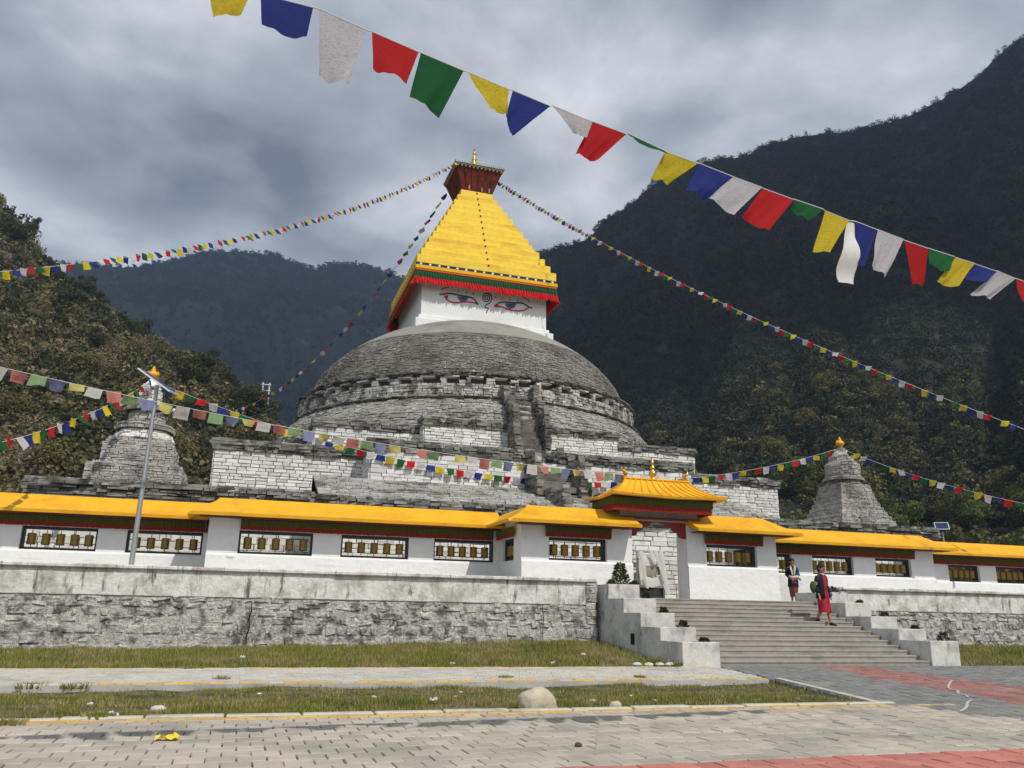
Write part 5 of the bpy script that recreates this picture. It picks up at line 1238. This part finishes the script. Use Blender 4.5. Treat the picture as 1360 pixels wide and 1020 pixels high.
# woman in brown skirt with white scarf, standing on the landing
P2 = dict(head=(0, .02, .93), elbowL=(-.135, .0, .64), wristL=(-.07, .09, .575), elbowR=(.135, -.01, .64), wristR=(.06, .095, .555), kneeL=(-.04, .035, .285), ankleL=(-.035, .045, .045), kneeR=(.04, .015, .28), ankleR=(.04, -.015, .045), longhair=True)
def dress2(T, W, r, f, q, J):
    loft([(W((0, .012, .14)), .085 * q, .078 * q, r), (W((0, .012, .25)), .098 * q, .088 * q, r), (W((0, .008, .40)), .108 * q, .092 * q, r), (W((0, .005, .52)), .104 * q, .082 * q, r), (W((0, .006, .60)), .088 * q, .072 * q, r)], 'brown', 'skirt', T, 26, fold=.03)
    loft([(W((0, .006, .36)), .122 * q, .105 * q, r), (W((0, .006, .48)), .116 * q, .098 * q, r), (W((0, .006, .60)), .102 * q, .084 * q, r), (W((0, .012, .73)), .108 * q, .082 * q, r), (W((0, .008, .80)), .092 * q, .06 * q, r), (W((0, .008, .835)), .052 * q, .048 * q, r)], 'jacket', 'coat', T, 26)
    loft([(W((0, .03, .44)), .074 * q, .095 * q, r), (W((0, .03, .60)), .060 * q, .078 * q, r), (W((0, .03, .76)), .055 * q, .072 * q, r)], 'brown', 'blouse', T, 18)
    for sg, s in ((-1, 'L'), (1, 'R')): sleeve(T, W, (sg * .09, 0, .795), J['elbow' + s], J['wrist' + s], q, 'bluecloth' if sg < 0 else 'jacket')
    for sg in (-1, 1): MB().ribbon([W((sg * .042, .02, .845)), W((sg * .045, .085, .79)), W((sg * .030, .098, .70)), W((sg * .022, .10, .62))], .04 * q, f, .012).build('scarf', 'cream', T, smooth=True)
    b = MB(); b.tube([W((.10, .10, .60)), W((.02, .125, .565)), W((-.08, .115, .59)), W((-.14, .08, .55)), W((-.16, .05, .50))], [.02 * q, .035 * q, .03 * q, .035 * q, .012 * q], 10); b.build('cloth_bundle', 'cream', T, smooth=True)
    for s in 'LR': an = J['ankle' + s]; shoe(T, W, an, (an[0], an[1] + .085, an[2] - .028), q, 'cream')
ps = onY(1055, 798, 23.2)
person('person in a dark coat and brown skirt with white scarf walking on the landing', (ps.x, 23.2, NST * RIS), (-.45, -.9), 1.40, P2, dress2)
# ---------------------------------------------------------------- mountains and hill
def pol(az, r, z): return Vector((r * sin(radians(az)), r * cos(radians(az)), z))
def interp(x, T):
    xs = [t[0] for t in T]; ys = [t[1] for t in T]; return float(np.interp(x, xs, ys))
LR = [(-60, .30), (-40, .42), (-25, .45), (-17.2, .425), (-15.2, .392), (-13.2, .355), (-11, .345), (-9.4, .322), (-7.4, .298), (-4.4, .270), (-2.2, .238), (-.1, .205), (3, .16), (7, .10), (12, .05)]
LD = [(-60, 230), (-17, 185), (-9, 150), (-4, 125), (0, 112), (6, 100), (12, 95)]
RR_ = [(2, .10), (8, .25), (14, .40), (19.9, .452), (23.2, .474), (24.4, .500), (26.4, .524), (28.4, .551), (31.3, .580), (35.7, .585), (40, .588), (43.6, .589), (47, .594), (49.9, .607), (51.8, .63), (53.7, .645), (60, .68), (75, .62), (95, .5)]
FR = [(-50, .25), (-20, .34), (-11.5, .378), (-8.8, .383), (-6.5, .402), (-4.7, .420), (-2.2, .427), (.4, .429), (3.1, .415), (4.7, .430), (7.4, .428), (10, .413), (20, .36), (40, .3)]
def left_s(az, t):
    rr = interp(az, LD); rf = 62 if az < -6 else 62 + (az + 6) * 2.0; r = rf + (rr - rf) * t; h = interp(az, LR) * rr + CAMH
    z = -1 + (h + 1) * (min(t, 1) ** 1.05) - (max(0, t - 1) * 40); n = mnoise.fractal(Vector((r * sin(radians(az)) * .035, r * cos(radians(az)) * .035, 1.5)), 1, 2, 4)
    return pol(az, r, z + n * 3.0 * min(1, t * 2))
def right_s(az, t):
    rr = 620 + 2.0 * (az - 20); rf = 84 + max(0, 30 - az) * .6; r = rf + (rr - rf) * t; h = interp(az, RR_) * rr + CAMH; e = 1.10
    z = -1 + (h + 1) * min(t, 1) ** e - max(0, t - 1) * 200; p = Vector((az * .12, t * 2.2, 4.0)); gully = mnoise.fractal(p, 1, 2, 4); gg = abs(mnoise.noise(Vector((az * .16 + t * 1.2, t * .7, 8))))
    return pol(az, r * (1 + .035 * gully * min(1, t * 3)), z + (gully * 38 - (.25 - gg) * 75) * t * (1.02 - min(1, t)) * 3)
def far_s(az, t):
    rr = 1850; rf = 420; r = rf + (rr - rf) * t; h = interp(az, FR) * rr; n = mnoise.fractal(Vector((az * .30, t * 3, 2)), .85, 2, 6)
    return pol(az, r * (1 + .02 * n), -5 + h * min(t, 1) ** 1.3 - max(0, t - 1) * 500 + n * 110 * t * (1.06 - min(t, 1)) * 2.5)
def sheet(name, fn, a0, a1, na, nt_, m, tmax=1.25):
    V = [tuple(fn(a0 + (a1 - a0) * i / na, tmax * j / nt_)) for j in range(nt_ + 1) for i in range(na + 1)]
    F = [(j * (na + 1) + i, j * (na + 1) + i + 1, (j + 1) * (na + 1) + i + 1, (j + 1) * (na + 1) + i) for j in range(nt_) for i in range(na)]
    return structure(link(name, fast_mesh(name, V, F), m, smooth=True))
sheet('hill', left_s, -60, 12, 110, 60, 'hillsoil'); sheet('mountain', right_s, 2, 95, 150, 110, 'mtn'); sheet('mountain', far_s, -50, 40, 160, 80, 'farmtn')
def crown_cloud(n, blobs, leaf, shell=.55, asp=.8, tri=False):
    """leaf quads spread through several blobs; returns (n*4,3)"""
    tot = sum(b[3] ** 2 for b in blobs); V = []
    for bx, by, bz, br in blobs:
        k = max(4, int(n * br ** 2 / tot)); d = np.random.normal(size=(k, 3)); d /= np.linalg.norm(d, axis=1)[:, None]; rad = br * (shell + (1 - shell) * np.random.rand(k) ** .6)
        c = np.array((bx, by, bz)) + d * rad[:, None] * np.array((1, 1, asp)); nn = d + np.random.normal(size=(k, 3)) * .55; nn /= np.linalg.norm(nn, axis=1)[:, None]
        t = np.cross(nn, np.random.normal(size=(k, 3))); t /= np.linalg.norm(t, axis=1)[:, None]; s = np.cross(nn, t); l = leaf * (.6 + .8 * np.random.rand(k))[:, None]
        V.append(np.stack([c - t * l, c + s * l * .9, c + t * l] if tri else [c - t * l, c + s * l * .62, c + t * l, c - s * l * .62], 1))
    return np.concatenate(V).reshape(-1, 3)
def blobset(n, r, h):
    B = [(0, 0, h * .55, r * .75)]
    for _ in range(n): a = rnd() * 2 * pi; q = r * U(.25, .75); B.append((cos(a) * q, sin(a) * q, h * U(.25, .95), r * U(.25, .5)))
    return B
def limb_mesh(h, r, n, lean=0):
    b = MB(); b.tube([(0, 0, -.8), (lean * .2, 0, h * .3), (lean * .5, .05 * h, h * .6), (lean, .02 * h, h * .92)], [r, r * .8, r * .5, r * .15], 7)
    for i in range(n):
        a = i * 2.4 + rnd(); z = h * U(.3, .8); l = h * U(.22, .42); q = (lean * z / h, .03 * h, z); b.tube([q, (q[0] + cos(a) * l * .5, q[1] + sin(a) * l * .5, z + l * .35), (q[0] + cos(a) * l, q[1] + sin(a) * l, z + l * .6)], [r * .38, r * .25, r * .06], 5)
    return b
def tree_kind(nm, label, cat, group, r, h, nleaf, leaf, m, lim, nb=9, asp=.8):
    V = crown_cloud(nleaf, blobset(nb, r, h), leaf, asp=asp); me = fast_mesh('crown', V, np.arange(len(V)).reshape(-1, 4)); me.materials.append(MT[m])
    tm = limb_mesh(h * .9, r * .055, lim).mesh('trunk'); tm.materials.append(MT['bark']); return dict(nm=nm, label=label, cat=cat, group=group, crown=me, trunk=tm)
def put(K, p, s):
    T = thing(K['nm'], K['label'], K['cat'], p, K['group']); rz = rnd() * 6.28
    for nm, me in (('trunk', K['trunk']), ('crown', K['crown'])):
        o = link(nm, me, None, T); o.matrix_parent_inverse = Matrix(); o.matrix_basis = Matrix.Rotation(rz, 4, 'Z') @ Matrix.Diagonal((s * U(.85, 1.15), s * U(.85, 1.15), s, 1))
    return T
K1 = [tree_kind('broadleaf_tree', 'dark evergreen tree with a dense crown on the hill behind the square corner stupa', 'tree', 'dark evergreen trees on the hill', 3.6, 7.5, 3200, .20, 'leaf_dark', 7) for _ in range(3)]
K2 = [tree_kind('broadleaf_tree', 'olive green bushy tree on the hill behind the square corner stupa', 'tree', 'olive trees on the hill', 3.0, 5.5, 2400, .18, 'leaf_olive', 7) for _ in range(3)]
K3 = [tree_kind('bare_tree', 'sparse brown half bare tree on the hill behind the square corner stupa', 'tree', 'half bare trees on the hill', 2.8, 6.0, 700, .13, 'leaf_dry', 18) for _ in range(3)]
for k_ in K3: k_['trunk'].materials[0] = MT['palebark']
K4 = [tree_kind('broadleaf_tree', 'fresh green leafy tree on the slope behind the cone shaped corner stupa', 'tree', 'green trees behind the cone shaped stupa', 3.4, 6.5, 2800, .19, 'leaf_green', 7) for _ in range(2)]
K5 = [tree_kind('broadleaf_tree', 'dull olive tree on the slope behind the cone shaped corner stupa', 'tree', 'olive trees behind the cone shaped stupa', 3.2, 6.0, 2400, .19, 'leaf_olive', 8) for _ in range(2)]
random.seed(21); np.random.seed(21)
for i in range(34):      # skyline of the hill
    az = -18.5 + i * .58 + U(-.3, .3); p = left_s(az, U(.93, 1.0)); put(random.choice(K1 if rnd() < .55 else K2), p - Z3 * 1.0, U(.35, .72))
for i in range(44):
    az = U(-18, 1.5); t = U(.12, .92); p = left_s(az, t); K = K1 if (t > .6 and rnd() < .4) else (K3 if rnd() < .6 else K2); put(random.choice(K), p - Z3 * .5, U(.45, .9))
for i in range(46):
    az = U(29, 55); t = U(.01, .14) ** 1.0; p = right_s(az, t); K = K4 if rnd() < (.7 if t < .06 else .3) else K5; put(random.choice(K), p - Z3 * .5, U(.6, 1.0))
# scrub on the hill and the forest on the mountains: too dense to count
def mass(name, label, fn, n, samp, rad, nl, leaf, m, cat='forest', asp=.8, zoff=.3):
    tri = cat == 'forest'; protos = [crown_cloud(nl, blobset(4, 1, 1.3), leaf, asp=asp, tri=tri) for _ in range(5)]; out_ = []
    for i in range(n):
        az, t = samp(); p = fn(az, t); s = rad(t); a = rnd() * 6.28; q = protos[i % 5]; c, s_ = cos(a), sin(a); Vq = np.empty_like(q); Vq[:, 0] = (q[:, 0] * c - q[:, 1] * s_) * s + p.x; Vq[:, 1] = (q[:, 0] * s_ + q[:, 1] * c) * s + p.y; Vq[:, 2] = q[:, 2] * s * U(.75, 1.2) + p.z - zoff * s; out_.append(Vq)
    V = np.concatenate(out_); o = link(name, fast_mesh(name, V, np.arange(len(V)).reshape(-1, 3 if tri else 4)), m, stuff=True); tag(o, label, cat); return o
mass('scrub', 'brown and dry scrub covering the hill behind the square corner stupa', left_s, 1500, lambda: (U(-24, 6), U(.0, 1.02)), lambda t: U(.7, 1.7), 90, .16, 'leaf_dry', 'scrub')
mass('scrub', 'olive green scrub covering the hill behind the square corner stupa', left_s, 1500, lambda: (U(-24, 6), U(.0, 1.0)), lambda t: U(.8, 1.9), 90, .17, 'leaf_olive', 'scrub')
mass('scrub', 'dark shrubs between the trees of the hill', left_s, 900, lambda: (U(-24, 6), U(.3, 1.02)), lambda t: U(.9, 2.2), 110, .17, 'leaf_dark', 'scrub')
mass('forest', 'dark forest covering the steep mountain behind the dome', right_s, 9000, lambda: (U(5, 62), U(.30, 1.02)), lambda t: U(2.0, 4.6), 75, .17, 'leaf_far')
mass('forest', 'dark woodland on the lower flank of the steep mountain', right_s, 4600, lambda: (U(14, 62), U(.06, .34)), lambda t: U(1.2, 2.8), 130, .125, 'leaf_far')
mass('forest', 'brownish bare woodland patches on the steep mountain', right_s, 3200, lambda: (U(14, 62), U(.08, .8)), lambda t: U(1.3, 3.0), 90, .14, 'leaf_far2')
mass('forest', 'paler single crowns dotted over the steep mountain forest', right_s, 1300, lambda: (U(16, 62), U(.2, .95)), lambda t: U(1.4, 3.4), 90, .13, 'leaf_far3')
mass('scrub', 'olive undergrowth at the foot of the mountain behind the wheel wall', right_s, 1700, lambda: (U(22, 62), U(.0, .16)), lambda t: U(.8, 2.0), 90, .15, 'leaf_olive', 'scrub')
mass('forest', 'hazy forest on the far blue mountain', far_s, 5000, lambda: (U(-22, 22), U(.35, 1.01) if rnd() < .3 else U(.72, 1.01)), lambda t: U(5, 11), 16, .34, 'leaf_farmtn')
# ---------------------------------------------------------------- unseen clouds added above and out of view to shade the mountains
POLY = [(440, -830), (520, -900), (640, -930), (1100, -970), (1300, -300), (1100, 1000), (600, 1400), (-900, 1400), (-900, 700), (200, -300), (330, -700)]
cb_ = MB(); random.seed(5)
for ix in range(-14, 21):
    for iy in range(-17, 23):
        x, y = ix * 66 + U(-18, 18), iy * 66 + U(-18, 18)
        if inpoly(x, y, POLY): cb_.sphere((x, y, 1500 + U(-15, 15)), (U(58, 84), U(58, 84), U(26, 48)), 12, 7, .06)
cm_ = simple('shade_cloud_shell', (.85, .87, .9), 1, transl=.5, spec=0)
structure(cb_.build('shade_cloud', cm_, smooth=True))
# ---------------------------------------------------------------- valley haze
HAZE = 3.2e-4
hz = MB().box(-2600, 2600, -600, 2700, -8, 1050); hm = bpy.data.materials.new('valley_haze'); hm.use_nodes = True; t = hm.node_tree; t.nodes.clear()
ho = t.nodes.new('ShaderNodeOutputMaterial'); hv = t.nodes.new('ShaderNodeVolumePrincipled'); hv.inputs['Color'].default_value = (.55, .74, 1, 1); hv.inputs['Density'].default_value = HAZE; hv.inputs['Anisotropy'].default_value = 0; t.links.new(hv.outputs[0], ho.inputs['Volume'])
H_ = hz.build('haze', hm, stuff=True); tag(H_, 'thin blue valley haze veiling the mountains', 'haze')
